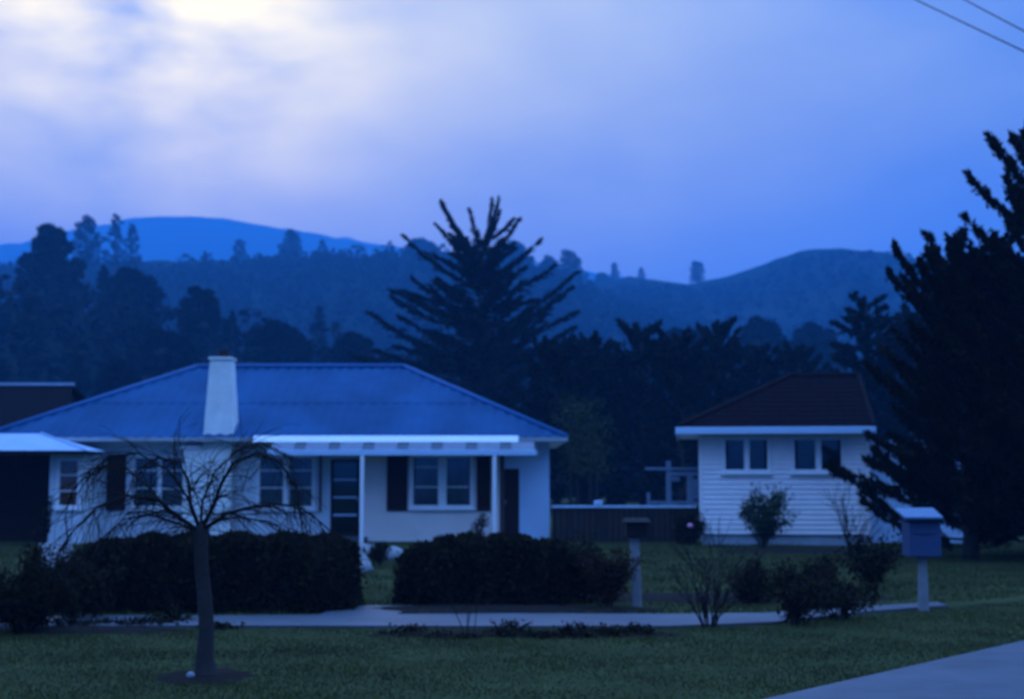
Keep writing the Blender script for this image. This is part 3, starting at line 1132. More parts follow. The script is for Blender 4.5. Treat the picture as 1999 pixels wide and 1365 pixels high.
def twig_tree_rec(mb, p, d, ln, rad, depth, r, droop, spread, minr=.004):
    pts, radii = [p.copy()], [rad]
    q = p.copy()
    dd = d.normalized()
    n = 4
    for k in range(n):
        dd = (dd + Vector((r.normal(0, .10), r.normal(0, .10), r.normal(0, .08) - droop * (.4 + .4 * k / n)))).normalized()
        q = q + dd * (ln / n)
        if q.z < .03:
            q.z = .03
        pts.append(q.copy())
        radii.append(max(minr, rad * (1 - .55 * (k + 1) / n)))
    mb.tube(pts, radii, 6 if rad > .02 else 3, cap=False)
    if hasattr(mb, 'path'):
        mb.path += pts[1:] if depth < 2 else pts[3:]
    if depth <= 0:
        return
    nb = 3 if depth > 1 else 4
    for k in range(nb):
        j = r.integers(1, n + 1)
        ax = Vector((r.normal(), r.normal(), r.normal() * .5)).normalized()
        nd_ = (dd + ax * spread).normalized()
        twig_tree_rec(mb, pts[j], nd_, ln * r.uniform(.55, .85), max(minr, radii[j] * .62), depth - 1, r, droop * 1.25, spread, minr)


def bare_shrub(name, label, loc, h, nst, seed, spread=.5, lean=.35, depth=2, rad=.013):
    r = np.random.default_rng(seed)
    E = empty(name, loc, label, 'shrub')
    mb = MB()
    loc = Vector(loc)
    for k in range(nst):
        a = 2 * math.pi * k / nst + r.uniform(-.4, .4)
        d = Vector((math.cos(a) * lean, math.sin(a) * lean * .7, 1)).normalized()
        twig_tree_rec(mb, loc + Vector((math.cos(a) * .05, math.sin(a) * .05, -.03)), d, h * r.uniform(.5, .75), rad, depth, r, -.03, spread, .0035)
    mb.build('branches', M['twig'], E)
    return E


def weeping_tree():
    x, y = TREE.x, TREE.y
    E = empty('weeping_tree', (x, y, 0), 'bare weeping ornamental tree with stout pale trunk on the front lawn', 'tree')
    s = FPX / y
    top = Vector((x - .05, y + .02, CAMZ - (1035 - 935) / s))
    tr = MB()
    tr.tube([(x + .03, y, -.06), (x + .015, y, .03), (x + .005, y, .14), (x + .015, y, .38), (x - .005, y + .01, .62), (x - .035, y + .01, .85), (x - .045, y + .01, top.z - .16), top, top + Vector((0, 0, .07))],
            [.13, .098, .074, .063, .060, .055, .057, .062, .025], 14)
    tr.build('trunk', M['palebark'], E, smooth=True)
    r = np.random.default_rng(42)
    mb = MB()
    def pt(px, py, dy=0.0):
        q = P(px, py, y + dy)
        return q
    limbs = [
        # (polyline in the tree's plane, depth offsets, start radius)
        ([(385, 1045), (350, 1010), (305, 975), (250, 968), (190, 990), (140, 1040), (110, 1085)], [0, -.1, -.2, -.35, -.5, -.6, -.65], .027),
        ([(380, 1040), (330, 1000), (290, 950), (235, 905), (180, 915), (140, 960), (125, 1020)], [0, .1, .25, .4, .5, .6, .6], .022),
        ([(385, 1035), (372, 985), (368, 940), (350, 905), (310, 893), (265, 920), (240, 990)], [0, .05, .1, .2, .3, .4, .4], .027),
        ([(392, 1035), (418, 985), (432, 945), (455, 905), (500, 885), (545, 900), (575, 950), (590, 1020)], [0, 0, -.05, -.1, -.2, -.3, -.4, -.45], .029),
        ([(395, 1038), (440, 1005), (480, 993), (530, 985), (580, 988), (620, 1015), (640, 1055)], [0, -.1, -.15, -.2, -.2, -.25, -.3], .027),
        ([(398, 1040), (430, 1015), (470, 1010), (520, 1020), (560, 1050), (580, 1080)], [0, .2, .4, .6, .7, .7], .018),
        ([(388, 1035), (395, 980), (420, 920), (470, 875), (510, 865), (560, 890)], [0, .2, .35, .5, .6, .7], .020),
        ([(380, 1040), (340, 1020), (290, 1005), (240, 1015), (200, 1050), (180, 1100)], [0, -.25, -.45, -.6, -.7, -.75], .018),
        ([(384, 1038), (365, 970), (330, 920), (270, 885), (215, 890), (160, 940)], [0, -.15, -.3, -.4, -.5, -.6], .018),
    ]
    for pl, dy, r0 in limbs:
        pts = [pt(a, b, c) for (a, b), c in zip(pl, dy)]
        pts[0] = top + (pts[0] - top) * .3
        n = len(pts)
        mb.tube(pts, [.66 * r0 * (1 - .80 * k / (n - 1)) for k in range(n)], 7)
        # side twigs hang from every limb
        for k in range(1, n):
            for q in range(5):
                t = r.uniform(0, 1)
                p = pts[k - 1].lerp(pts[k], t)
                d = (pts[k] - pts[k - 1]).normalized() + Vector((r.normal(0, .7), r.normal(0, .7), r.uniform(-.6, .35)))
                twig_tree_rec(mb, p, d, r.uniform(.18, .42), .0065 * (1 - .4 * k / n), 1, r, .16, .6, .0020)
    mb.build('branches', M['twig'], E, smooth=True)


weeping_tree()

# white stone beside the trunk
st = G(372, 1328)
o = ico('stone', (st.x, st.y, .035), .036, M['stone'], (1, .9, .85), 3, .06)
tag(o, 'small round white stone lying by the weeping tree trunk', 'stone')

# bare and leafy shrubs along the footpath
b = G(1385, 1226)
bare_shrub('bare_shrub', 'bare vase-shaped shrub with many stems at the footpath edge', (b.x, b.y, 0), .80, 11, 51, .45, .34)
b = G(1000, 1240)
bare_shrub('bare_shrub', 'thin bare stems rising in front of the rounded hedge', (b.x - .45, b.y, 0), .52, 3, 52, .3, .12, 1, .008)
branchy('russet_shrub', 'low russet-brown bush beside the pale letterbox post', (1.15, 17.75, 0), .62, 7, M['redshrub'], 61, .5, .45, 10, .055)
q = G(1560, 1221)
branchy('dark_shrub', 'low dark shrub sprawling over the footpath bend beside the bare shrub', (q.x, q.y, 0), .52, 8, M['hedge'], 62, .6, .7, 3, .065)
q = G(1640, 1211)
branchy('dark_shrub', 'dark shrub sprawling over the footpath towards the blue letterbox', (q.x, q.y, 0), .55, 8, M['hedge'], 68, .6, .7, 3, .065)
branchy('dark_shrub', 'loose dark shrub behind the footpath bend with ragged top', (3.1, 18.6, 0), .50, 9, M['hedge'], 63, .55, .6, 3, .075)
branchy('dark_shrub', 'spreading dark shrub left of the tall ragged one by the blue letterbox', (3.95, 19.0, 0), .55, 7, M['hedge'], 69, .55, .6, 3, .075)
branchy('dark_shrub', 'tall ragged dark shrub close behind the blue letterbox', (5.15, 20.6, 0), .70, 8, M['pine'], 64, .55, .5, 3, .08)
branchy('dark_shrub', 'loose low shrub trailing right of the rounded hedge', (.95, 18.7, 0), .72, 8, M['hedge'], 65, .6, .6, 12, .07)
branchy('leafy_shrub', 'upright leafy green shrub against the white weatherboards', P(1487, 1066, 33.2).xy.to_3d(), 1.12, 10, M['shrub'], 73, .40, .40, 5, .10, .015)
q = P(1668, 1066, 30.0)
bare_shrub('bare_shrub', 'tall twiggy shrub against the right corner of the weatherboards', (q.x, q.y, 0), 1.25, 9, 53, .45, .40, 2, .018)
q = P(1400, 1066, 33.5)
bare_shrub('bare_shrub', 'small thin twigs by the left foundation of the weatherboard house', (q.x, q.y, 0), .75, 5, 54, .4, .30, 1, .010)
branchy('low_shrub', 'low dark shrub at the right end of the board fence', (4.25, 34.6, 0), .7, 7, M['hedge'], 67, .5, .5, 9, .09)
fl = P(1347, 1027, 34.1)
o = ico('bloom', (fl.x, fl.y, fl.z), .068, M['pink'], (1, 1, .9), 5, .12, 2)
tag(o, 'single round pink bloom in front of the board fence', 'flower')
MB().tube([(fl.x, fl.y + .02, 0), (fl.x + .02, fl.y + .04, .2), (fl.x, fl.y + .005, fl.z - .07)], .008, 5).build('stalk', M['twig'], o)

# low verge plants: clumps by the footpath
k = 0
for px, py, w, h_, lab in (
        (190, 1222, .20, .20, 'ragged low clump at the far left footpath edge'),
        (240, 1226, .22, .17, 'spreading low clump between two pale footpath strips'),
        (300, 1222, .18, .22, 'rounded low clump left of the weeping tree'),
        (345, 1218, .20, .38, 'taller dark tuft close left of the weeping tree trunk'),
        (150, 1226, .22, .26, 'dark straggling clump at the very start of the footpath'),
        (430, 1228, .16, .16, 'small dark tuft just right of the weeping tree trunk'),
        (798, 1238, .16, .16, 'small tuft beside the garden path entry'),
        (872, 1246, .24, .12, 'flat dark mat of plants before the rounded hedge'),
        (990, 1243, .15, .30, 'upright tuft at the edge of the footpath under the rounded hedge'),
        (1055, 1245, .22, .20, 'ragged plant hiding the footpath right of the rounded hedge'),
        (1110, 1246, .20, .30, 'spiky plant at the footpath below the russet bush'),
        (1195, 1244, .14, .20, 'small spiky plant near the pale letterbox post'),
        (1250, 1240, .10, .22, 'narrow tuft before the pale letterbox post')):
    g = G(px, py)
    tuft('verge_plant', lab, (g.x, g.y, 0), w, h_ * .7, 110, M['hedge'], 80 + k, 'low plants along the footpath edge')
    k += 1

q = G(45, 1238)  # added shrub in place of the darkening at the left edge
branchy('dark_shrub', 'dark bushy shrub covering the left start of the footpath', (q.x, q.y, 0), .72, 9, M['hedge'], 71, .55, .6, 14, .07)
q = G(118, 1222)  # second added shrub for the same dark edge
branchy('dark_shrub', 'dark shrub filling the gap at the left end of the long hedge', (q.x, q.y + .6, 0), .66, 9, M['hedge'], 72, .55, .55, 14, .07)

# rockery by the house entry
k = 0
for px, py, Y, r0, lab in ((705, 1092, 29.5, .22, 'tall pale rock at the end of the long hedge'),
                           (700, 1115, 26.0, .21, 'broad pale rock below the tall rock by the hedge end'),
                           (712, 1125, 24.6, .15, 'small pale rock lowest in the rockery'),
                           (768, 1100, 28.0, .22, 'pale rock right of the small dark bush'),
                           (728, 1086, 30.5, .18, 'brownish flat rock at the wall foot')):
    q = P(px, py, Y)
    o = ico('rock', (q.x, q.y, r0 * .42), r0, M['stone'], (1, .9, .75), 90 + k, .24)
    tag(o, lab, 'rock')
    k += 1
leafy_shrub('small_bush', 'small dark bush among pale rocks by the house entry', (P(742, 1110, 26.5).x, 26.5, 0), .22, .2, .42, 1500, .06, M['hedge'], 95)
# geranium-like plant showing over the hedge
q = P(935, 1050, 33.5)
leafy_shrub('flower_plant', 'straggly plant with red flowers showing above the rounded hedge', (q.x, 34.8, 0), .22, .2, .72, 500, .07, M['redshrub'], 96, 'plant', None, 6, .4, 8)
# climber at the porch corner
leafy_shrub('climbing_plant', 'straggly climber at the corner of the left porch', (P(90, 1040, 34.6).x, 34.6, 0), .16, .14, 1.15, 900, .09, M['hedge'], 97, 'plant', None, 6, .3, 12)


# ------------------------------------------------------------------ conifers
def conifer(name, label, base, height, tr, z0, nl, lenf, elevf, leaf, shoots, lps, m, seed, curve=.12, leaders=(), bark='bark', shoot_up=.25, shoot_len=.30, lv=(.72, 1.18, .10), thick=.05, grow=1.0):
    """tapered trunk, limbs spiralling round it, side shoots on each limb, needle sprays on each shoot"""
    r = np.random.default_rng(seed)
    base = Vector(base)
    E = empty(name, base, label, 'tree')
    t_ = MB()
    n = 9
    t_.tube([(base.x + .06 * math.sin(k * 1.3) * tr * 3, base.y, base.z - .2 + (height * .97 + .2) * k / (n - 1)) for k in range(n)],
            [max(.02, tr * (1 - .95 * k / (n - 1))) for k in range(n)], 9)
    t_.build('trunk', M[bark], E, smooth=True)
    lm = MB()
    C, Dv = [], []
    specs = []
    for k in range(nl):
        h = z0 + (height - z0) * (k + r.uniform(0, 1)) / nl * .97
        a = k * 2.39996 + r.uniform(-.3, .3)
        u = (h - z0) / (height - z0)
        specs.append((h, a, lenf(u) * r.uniform(lv[0], lv[1]), elevf(u) + r.normal(0, lv[2])))
    specs += list(leaders)
    for h, a, Ln, el in specs:
        dh = np.array([math.cos(a), math.sin(a), 0])
        p0 = np.array([base.x, base.y, base.z + h])
        T = np.linspace(0, 1, 7)
        cv = curve * r.uniform(.4, 1.5)
        bend = r.normal(0, .07)
        sd = np.array([-math.sin(a), math.cos(a), 0])
        def at_(t):
            t = np.asarray(t)[..., None]
            return p0 + dh * (Ln * math.cos(el)) * t + np.array([0, 0, 1]) * (Ln * (math.sin(el) * t + cv * (t * t - .6 * t))) + sd * (bend * Ln * t * t)
        pts = at_(T)
        rad = tr * .22 * min(1, Ln / 3.5) + .008
        lm.tube(pts, [max(.006, rad * (1 - .9 * q)) for q in T], 5)
        ns = max(5, int(shoots * Ln))
        ts = .16 + .84 * r.uniform(0, 1, ns) ** .85
        o = at_(ts)
        sgn = np.where(r.uniform(size=ns) < .5, -1, 1)
        fwd = dh * math.cos(el) + np.array([0, 0, math.sin(el)])
        sdv = fwd[None] * r.uniform(.6, 1.2, ns)[:, None] + (sgn * r.uniform(.2, .9, ns))[:, None] * sd + np.array([0, 0, 1]) * (shoot_up + r.normal(0, .22, ns))[:, None]
        sdv /= np.linalg.norm(sdv, axis=1, keepdims=True)
        sl = Ln * shoot_len * (1.10 - ts) * r.uniform(.5, 1.3, ns) + .16
        nn = lps
        w = r.uniform(0, 1, (ns, nn))
        pos = o[:, None, :] + sdv[:, None, :] * (sl[:, None] * w)[..., None] + r.normal(0, thick, (ns, nn, 3)) * (1.1 - .7 * w)[..., None]
        dd = sdv[:, None, :] + r.normal(0, .55, (ns, nn, 3))
        C.append(pos.reshape(-1, 3))
        Dv.append(dd.reshape(-1, 3))
    lm.build('limbs', M[bark], E)
    C, Dv = np.concatenate(C), np.concatenate(Dv)
    ok = C[:, 2] > .05
    C, Dv = C[ok], Dv[ok]
    v, f = leaves(C, Dv, leaf, leaf * .34, r)
    np_mesh('crown', v, f, m, E)
    E.scale = (grow, grow, grow)
    return E


# the big cedar-like tree behind the house
YC = 62.0
cb = P(935, 935, YC)
hC = P(935, 385, YC).z
conifer('cedar_tree', 'large dark cedar with upswept limbs and forked top behind the blue roof', (P(935, 935, 92.0).x, 92.0, 0), hC - 2.4, .36, 2.0, 150,
        lambda u: 6.9 * (1 - u) ** .75 * (.82 + .18 * math.sin(u * 23)) + 1.1, lambda u: .08 + .34 * u,
        .19, 15, 16, M['conifer'], 101, .24,
        [(hC - 3.4, math.pi * 1.02, 3.3, 1.03), (hC - 2.7, math.pi * 1.0, 2.2, .85), (hC - 3.3, .2, 3.0, 1.30), (hC - 3.3, .25, 2.9, 1.36), (hC - 3.2, .0, 2.5, 1.2), (hC - 3.4, math.pi * 1.05, 3.2, 1.0), (hC - 2.4, -.05, 1.9, .66), (hC - 4.2, .1, 3.4, .62), (hC - 2.2, math.pi * .9, 1.5, 1.25), (hC - 3.2, .1, 2.6, .80), (hC - 3.0, math.pi * 1.05, 2.4, .62),
         (hC - 4.2, math.pi * .96, 4.0, .50), (hC - 4.9, -.15, 3.6, .34), (hC - 5.8, math.pi * 1.04, 4.2, .30), (hC - 6.4, .12, 5.0, .50), (hC - 7.6, math.pi, 5.4, .32)],
        shoot_up=.10, shoot_len=.27, thick=.035, lv=(.5, 1.15, .16), grow=92.0 / YC * .965)
# second, lower tree to its right
cb = P(1190, 935, 78)
conifer('cedar_tree', 'lower spreading conifer with one long upswept branch right of the large cedar', (cb.x, 78, 0), 6.6, .26, 1.0, 52,
        lambda u: 3.0 * (1 - u) ** .5 + .5, lambda u: .25 + .5 * u, .28, 9, 16, M['conifer'], 102, .2,
        [(5.0, .05, 3.0, .60)], shoot_len=.22, grow=1.27)
# dark pines that fill the right edge
pb = P(2085, 935, 27.0)
conifer('pine_tree', 'tall dark pine with upturned branch tips overhanging the blue letterbox', (pb.x, 27.0, 0), 7.9, .20, .35, 120,
        lambda u: 2.3 * (1 - u) ** .6 + .5, lambda u: .30 + .6 * u, .16, 16, 20, M['pine'], 103, .34,
        [(6.5, math.pi * 1.02, 1.9, .85), (5.9, math.pi * .97, 2.1, .62), (5.2, math.pi * 1.03, 2.1, .5)],
        shoot_up=.75, shoot_len=.22, thick=.04)
pb = P(1890, 935, 28.5)
conifer('pine_tree', 'broad bushy pine reaching the ground beside the weatherboard house', (pb.x, 28.5, 0), 5.6, .18, .2, 120,
        lambda u: 1.75 * (1 - u) ** .25 + .35, lambda u: .22 + .75 * u, .15, 17, 22, M['pine'], 104, .38,
        [(.9, math.pi * 1.04, 2.9, .22), (4.6, math.pi * .98, 1.9, .80), (4.3, math.pi * 1.06, 2.0, .62), (4.9, 0.3, 1.6, 1.0), (4.8, 5.2, 1.5, 1.05), (4.9, 4.2, 1.5, 1.1), (4.7, 3.6, 1.5, .95)],
        shoot_up=.8, shoot_len=.24, thick=.04)
pb = P(2010, 935, 30.0)
conifer('pine_tree', 'dark pine filling the gap between the tall pine and the bushy pine', (pb.x, 30.0, 0), 5.6, .18, .2, 110,
        lambda u: 1.9 * (1 - u) ** .3 + .3, lambda u: .22 + .75 * u, .16, 15, 20, M['pine'], 106, .35, shoot_up=.8, shoot_len=.22, thick=.06)
# conifer behind the tiled roof
pb = P(1700, 935, 68)
conifer('conifer_tree', 'dim conifer rising behind the brown tiled roof', (pb.x, 68, 0), P(1700, 592, 52).z, .2, .8, 70,
        lambda u: 2.6 * (1 - u) ** .7 + .3, lambda u: .15 + .3 * u, .30, 9, 14, M['conifer'], 105, .1, grow=1.28)
# shelter belt behind the fence
k = 0
for px, py, Y, w, lab in ((1085, 700, 50, 2.1, 'dark shelter tree close beside the right end of the blue roof'),
                          (1150, 690, 54, 2.2, 'dark shelter tree behind the low board fence'),
                          (1255, 668, 52, 2.4, 'bushy shelter tree above the timber frame'),
                          (1330, 690, 49, 2.1, 'dark shelter tree at the left of the tiled roof'),
                          (1405, 664, 56, 2.4, 'shelter tree rising over the left hip of the tiled roof'),
                          (1480, 700, 58, 2.2, 'shelter tree just behind the ridge of the tiled roof'),
                          (1565, 705, 57, 2.3, 'low shelter tree behind the right half of the tiled roof'),
                          (1790, 640, 50, 2.6, 'shelter tree half hidden by the bushy pine')):
    q = P(px, 935, Y * 1.35)
    conifer('shelter_tree', lab, (q.x, Y * 1.35, 0), P(px, py, Y).z, .18, .2, 62,
            lambda u, w=w: w * (1 - u) ** .42 + .3, lambda u: .15 + .7 * u, .30, 9, 14, M['conifer'], 110 + k, .15, shoot_up=.4, grow=1.31)
    k += 1
# pale bare poles of saplings beside the house
for i, (px, Y, top) in enumerate(((1112, 44, 780), (1128, 45, 800), (1150, 44.5, 790), (1168, 46, 830))):
    q = P(px, 935, Y)
    zt = P(px, top, Y).z
    r = np.random.default_rng(300 + i)
    E = empty('sapling', (q.x, Y, 0), ('slender pale-stemmed sapling closest to the end wall of the blue-roofed house', 'slender sapling second from the end wall of the blue-roofed house', 'slender sapling third from the end wall of the blue-roofed house', 'shortest pale sapling, behind the pale cap block of the board fence')[i], 'tree', 'saplings behind the board fence')
    MB().tube([(q.x, Y, -.1), (q.x + r.uniform(-.1, .1), Y, zt * .5), (q.x + r.uniform(-.15, .15), Y, zt)], [.06, .045, .015], 6).build('trunk', M['palebark'], E)
    n = 500
    pos = np.stack([q.x + r.normal(0, .28, n), Y + r.normal(0, .28, n), zt * (.45 + .6 * r.uniform(0, 1, n))], 1)
    v, f = leaves(pos, r.normal(0, 1, (n, 3)) + np.array([0, 0, -.5]), .16, .05, r)
    np_mesh('crown', v, f, M['shrub'], E)


# ------------------------------------------------------------------ house roof far left
def far_house():
    Y = 52.0
    l, rgt = P(-120, 757, Y), P(143, 752, Y)
    H = empty('brown_roofed_house', (-19, Y, 0), 'dark brown gabled roof with a pale ridge flashing behind the left porch', 'house')
    x0, x1 = -24.5, rgt.x + .0
    zr = rgt.z
    ze = zr - 1.9
    MB().box(x0 + .4, x1 - .1, Y - 3.4, Y + 3.4, -.05, ze - .01).build('wall', M['fence'], H)
    R = MB()
    for s_ in (-1, 1):
        R.hexa([(x0, Y + s_ * 4, ze - .1), (x1 + .9, Y + s_ * 4, ze - .1), (x1, Y + s_ * .001, zr - .1), (x0, Y + s_ * .001, zr - .1),
                (x0, Y + s_ * 4, ze), (x1 + .9, Y + s_ * 4, ze), (x1, Y + s_ * .001, zr), (x0, Y + s_ * .001, zr)])
    rf = R.build('roof', M['brownroof'], H)
    MB().quad((x1 - .12, Y - 3.4, ze - .01), (x1 - .12, Y + 3.4, ze - .01), (x1 - .12, Y, zr - .12)).build('gable', M['fence'], rf)
    MB().box(x0, x1 + .03, Y - .1, Y + .1, zr - .02, zr + .08).build('ridge_cap', M['porch_roof'], rf)


far_house()


# ------------------------------------------------------------------ hills
def hill(name, prof, yc, y0, yb, amp, seed, m):
    """ridge whose crest stands at depth yc; prof = crest seen as (px, py)"""
    r = np.random.default_rng(seed)
    pxs = np.arange(-2600, 4700, 22.0)
    ph = r.uniform(0, 6.28, 12)
    crest_y = np.interp(pxs, [p[0] for p in prof], [p[1] for p in prof])
    rows = 26
    v = np.zeros((rows, len(pxs), 3))
    for j, (px, py) in enumerate(zip(pxs, crest_y)):
        c = P(px, py, yc)
        for k in range(rows):
            t = k / (rows - 7)
            if t <= 1:
                Y = y0 + (yc - y0) * t
                z = -1.0 + (c.z + 1.0) * (t ** 1.25 * (1.6 - .6 * t))
            else:
                s_ = (k - (rows - 7)) / 6
                Y = yc + (yb - yc) * s_
                z = c.z * (1 - .75 * s_ ** 1.3)
            x = c.x * (Y / yc) ** .6
            wob = amp * (math.sin(x * .021 * 200 / yc + ph[0]) * math.sin(Y * .027 * 200 / yc + ph[1]) + .5 * math.sin(x * .07 * 200 / yc + ph[2]) * math.sin(Y * .06 * 200 / yc + ph[3]))
            fade = min(1, 4 * t) * (1 if t < .85 else max(0, (1 - t) / .15) if t < 1 else 0)
            v[k, j] = (x, Y, z + wob * fade + (r.normal(0, amp * .10) if k else 0))
    n = len(pxs)
    idx = np.arange(rows * n).reshape(rows, n)
    f = np.stack([idx[:-1, :-1], idx[:-1, 1:], idx[1:, 1:], idx[1:, :-1]], -1).reshape(-1, 4)
    o = np_mesh(name, v.reshape(-1, 3), f, m, None, True)
    o['kind'] = 'structure'
    return v


H_NEAR = hill('left_hill', [(-2600, 700), (-300, 610), (35, 610), (200, 620), (350, 655), (480, 700), (600, 730), (800, 745), (1200, 770), (4700, 790)], 240, 110, 330, 1.2, 1, M['hill'])
H_LEFT = hill('left_ridge', [(-2600, 560), (-300, 530), (35, 520), (270, 510), (560, 508), (780, 503), (900, 505), (1020, 508), (1120, 560), (1180, 590), (1400, 660), (1700, 730), (4700, 800)], 700, 280, 900, 3.5, 2, M['hill'])
H_RIGHT = hill('right_hill', [(-2600, 800), (700, 640), (1000, 580), (1150, 553), (1230, 540), (1290, 548), (1350, 556), (1420, 540), (1490, 516), (1560, 490), (1620, 486), (1700, 492), (1800, 512), (1860, 516), (1945, 500), (2050, 498), (2400, 540), (4700, 620)], 880, 330, 1060, 4, 3, M['hill'])
H_FAR = hill('far_hill', [(-2600, 520), (-200, 500), (60, 470), (180, 440), (300, 420), (420, 425), (560, 445), (700, 470), (900, 500), (1100, 520), (1250, 545), (1400, 570), (1700, 600), (4700, 600)], 2500, 1600, 3100, 14, 4, M['hill'])


# woodland texture on the hills, one mass per hill
def forest(name, label, V, n, size, seed, rowrange, pxmax=(0, 1e9), tall=1.5):
    r = np.random.default_rng(seed)
    rows, cols = V.shape[:2]
    C, D = [], []
    c0, c1 = 100, 240
    i = r.integers(rowrange[0], rowrange[1], n)
    j = r.integers(c0, c1, n)
    a, b = r.uniform(0, 1, n)[:, None], r.uniform(0, 1, n)[:, None]
    p = (V[i, j] * (1 - a) + V[i + 1, j] * a) * (1 - b) + (V[i, j + 1] * (1 - a) + V[i + 1, j + 1] * a) * b
    per = 34
    sz = size * r.uniform(.5, 1.5, n)[:, None]
    w = r.uniform(0, 1, (n, per))
    cone = (r.uniform(size=n) < .45)[:, None]
    rad = np.where(cone, .42 * (1 - w) + .05, .48 * np.sqrt(np.maximum(.05, 1 - (2 * w - .9) ** 2)))
    th = r.uniform(0, 2 * np.pi, (n, per))
    rr = rad * r.uniform(.5, 1.1, (n, per))
    pos = np.stack([p[:, None, 0] + sz * rr * np.cos(th), p[:, None, 1] + sz * rr * np.sin(th), p[:, None, 2] + sz * tall * w], -1)
    d = np.stack([np.cos(th), np.sin(th), .5 + 0 * th], -1) + r.normal(0, .5, (n, per, 3))
    v, f = leaves(pos.reshape(-1, 3), d.reshape(-1, 3), size * .38, size * .24, r)
    o = np_mesh(name, v, f, M['farleaf'])
    tag(o, label, 'woodland', None, 'stuff')


forest('woodland', 'dark woodland covering the near left slope behind the house', H_NEAR, 800, 4.4, 201, (3, 17))
forest('woodland', 'hazy blue woodland covering the flat-topped left ridge', H_LEFT, 3000, 6.0, 202, (4, 16), tall=.8)
forest('woodland', 'hazy scrub and woodland on the rounded right hill', H_RIGHT, 3000, 5.6, 203, (4, 15), tall=.6)


# trees one can tell apart on the slopes
def hill_tree(label, px, ytop, ybase, wpx, Y, kind, seed, group=None, n=1500):
    r = np.random.default_rng(seed)
    b = P(px, ybase, Y)
    h = P(px, ytop, Y).z - b.z
    w = wpx * Y / FPX * .5
    E = empty({'cone': 'pine_tree', 'round': 'round_tree', 'tiered': 'pine_tree'}[kind], b, label, 'tree', group)
    MB().tube([(b.x, b.y, b.z - max(2.0, h * .25)), (b.x, b.y, b.z + h * .5), (b.x, b.y, b.z + h * .93)], [h * .025 + .05, h * .018 + .03, .03], 6).build('trunk', M['bark'], E)
    nc = 26 if kind == 'round' else 34
    cs, cr = [], []
    for k in range(nc):
        t = (k + r.uniform(0, 1)) / nc
        a = k * 2.4 + r.uniform(-.4, .4)
        if kind == 'round':
            rad = w * math.sqrt(max(.03, 1 - (2 * t - .85) ** 2 / 1.35)) * r.uniform(.45, .95)
        elif kind == 'tiered':
            rad = w * (1 - t) ** .35 * r.uniform(.25, 1.0)
        else:
            rad = w * (1 - t) ** .8 * r.uniform(.5, 1.0)
        cs.append((b.x + rad * math.cos(a), b.y + rad * math.sin(a), b.z + h * (.06 + .92 * t)))
        cr.append(w * (.36 if kind == 'round' else .24) * (1.15 - .6 * t))
    cs, cr = np.array(cs), np.array(cr)
    i = r.integers(0, nc, n)
    off = r.normal(0, 1, (n, 3))
    off /= np.maximum(.9, np.linalg.norm(off, axis=1, keepdims=True) / 1.3)
    pos = cs[i] + off * cr[i][:, None] * np.array([1, 1, .7])
    sz = max(.22, w * (.21 if kind == 'round' else .17))
    v, f = leaves(pos, off + r.normal(0, .5, (n, 3)) + np.array([0, 0, .5]), sz, sz * .5, r)
    np_mesh('crown', v, f, M['farleaf'], E)


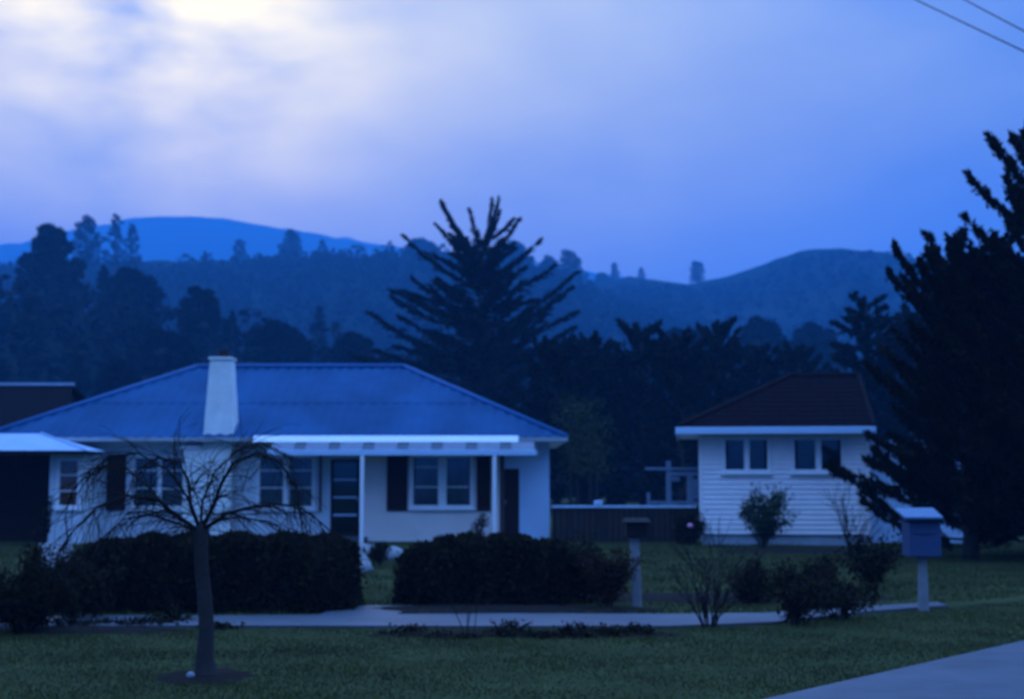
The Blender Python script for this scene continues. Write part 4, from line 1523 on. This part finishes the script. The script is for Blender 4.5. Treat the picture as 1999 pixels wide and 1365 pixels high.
T = [
    ('big round-crowned dark tree on the near left slope', 95, 445, 640, 125, 230, 'round'),
    ('round-headed tall pine on the hazy ridge beside the big round tree', 168, 422, 520, 56, 454, 'round'),
    ('tall slim pine on the hazy ridge, taller of the close pair', 224, 418, 525, 46, 454, 'tiered'),
    ('shorter pine of the close pair on the hazy ridge', 256, 436, 525, 40, 458, 'tiered'),
    ('pointed dark pine low beside the big round tree', 200, 518, 640, 62, 224, 'cone'),
    ('broad bushy tree in the middle of the near left slope', 255, 528, 660, 110, 220, 'round'),
    ('slim pointed pine on the hazy ridge above the chimney', 399, 490, 580, 34, 577, 'cone'),
    ('dark upright tree just left of the chimney top', 392, 562, 720, 92, 192, 'round'),
    ('small pointed pine right of the chimney top', 452, 606, 720, 48, 189, 'cone'),
    ('wide low dark tree behind the roof right of the chimney', 540, 636, 740, 125, 175, 'round'),
    ('dark bush behind the ridge near the large cedar', 690, 655, 740, 90, 168, 'round'),
    ('faint pointed pine standing in the haze above the ridge cap', 622, 598, 740, 60, 262, 'cone'),
    ('leaning small pine on the flat ridge crest', 468, 468, 512, 36, 693, 'tiered'),
    ('broad dark pine standing alone on the flat ridge crest', 568, 450, 514, 58, 693, 'tiered'),
    ('small upright pine right of the broad pine on the crest', 630, 468, 512, 28, 693, 'tiered'),
    ('clump-like ridge tree left of the large cedar top', 820, 470, 512, 66, 693, 'round'),
    ('ridge tree seen behind the right limbs of the large cedar', 1003, 474, 512, 56, 693, 'round'),
    ('blocky dark tree at the right end of the flat ridge', 1112, 490, 590, 62, 665, 'round'),
    ('pointed ridge tree next to the blocky dark tree', 1072, 500, 570, 46, 668, 'round'),
    ('lone small tree on the saddle of the right hill', 1361, 510, 556, 30, 869, 'round'),
    ('upright small tree on the left shoulder of the right hill', 1200, 512, 552, 26, 869, 'tiered'),
    ('low bush on the left shoulder of the right hill', 1176, 534, 558, 30, 869, 'round'),
    ('tiny tree between the upright tree and the saddle', 1252, 522, 548, 18, 869, 'tiered'),
    ('rounded dim tree in the valley above the tiled roof', 1482, 626, 740, 100, 210, 'round'),
    ('dim valley tree between the tiled roof and the right hill', 1590, 636, 740, 90, 218, 'round'),
    ('low dim valley tree right of the lower conifer', 1330, 650, 740, 120, 192, 'round'),
    ('brownish pointed tree behind the left hip of the blue roof', 150, 695, 800, 60, 150, 'cone'),
    ('small dark tree over the left hip of the blue roof', 235, 705, 800, 90, 140, 'round'),
    ('dim bushy tree low on the near left slope at the roof line', 320, 650, 760, 130, 157, 'round'),
]
for i, (lab, px, yt, yb, w, Y, kd) in enumerate(T):
    hill_tree(lab, px, yt, yb, w, Y, kd, 400 + i, 'trees on the slopes behind', 5200 if w > 80 else 2400)


# ------------------------------------------------------------------ power lines
for i, (p, q) in enumerate((((1790, 0), (1999, 100)), ((1885, 0), (1999, 60)))):
    A, B = P(p[0], p[1], 30.0), P(q[0], q[1], 24.0)
    d = B - A
    pts = [A + d * t + Vector((0, 0, .012 * (t - .5) ** 2)) for t in np.linspace(-3.5, 3.0, 27)]
    o = MB().tube(pts, .016, 5).build('power_line', M['wire'])
    tag(o, ['lower dark power line crossing the sky above the tall pine', 'upper dark power line crossing the corner of the sky'][i], 'cable', 'power lines')

# ------------------------------------------------------------------ haze
me = bpy.data.meshes.new('haze')
mb = MB().box(-4300, 4300, -4200, 4300, -4.0, 500)
me.from_pydata(mb.v, [], mb.f)
hm = bpy.data.materials.new('haze_air')
hm.use_nodes = True
hn, hl = hm.node_tree.nodes, hm.node_tree.links
hn.clear()
ho = hn.new('ShaderNodeOutputMaterial')
pv = hn.new('ShaderNodeVolumePrincipled')
pv.inputs['Color'].default_value = (0.09, 0.42, 0.86, 1)
pv.inputs['Density'].default_value = 0.00062
pv.inputs['Anisotropy'].default_value = 0.2
hl.new(pv.outputs[0], ho.inputs['Volume'])
me.materials.append(hm)
hz = bpy.data.objects.new('haze', me)
COL.objects.link(hz)
tag(hz, 'blue evening haze filling the valley and hills', 'haze', None, 'stuff')
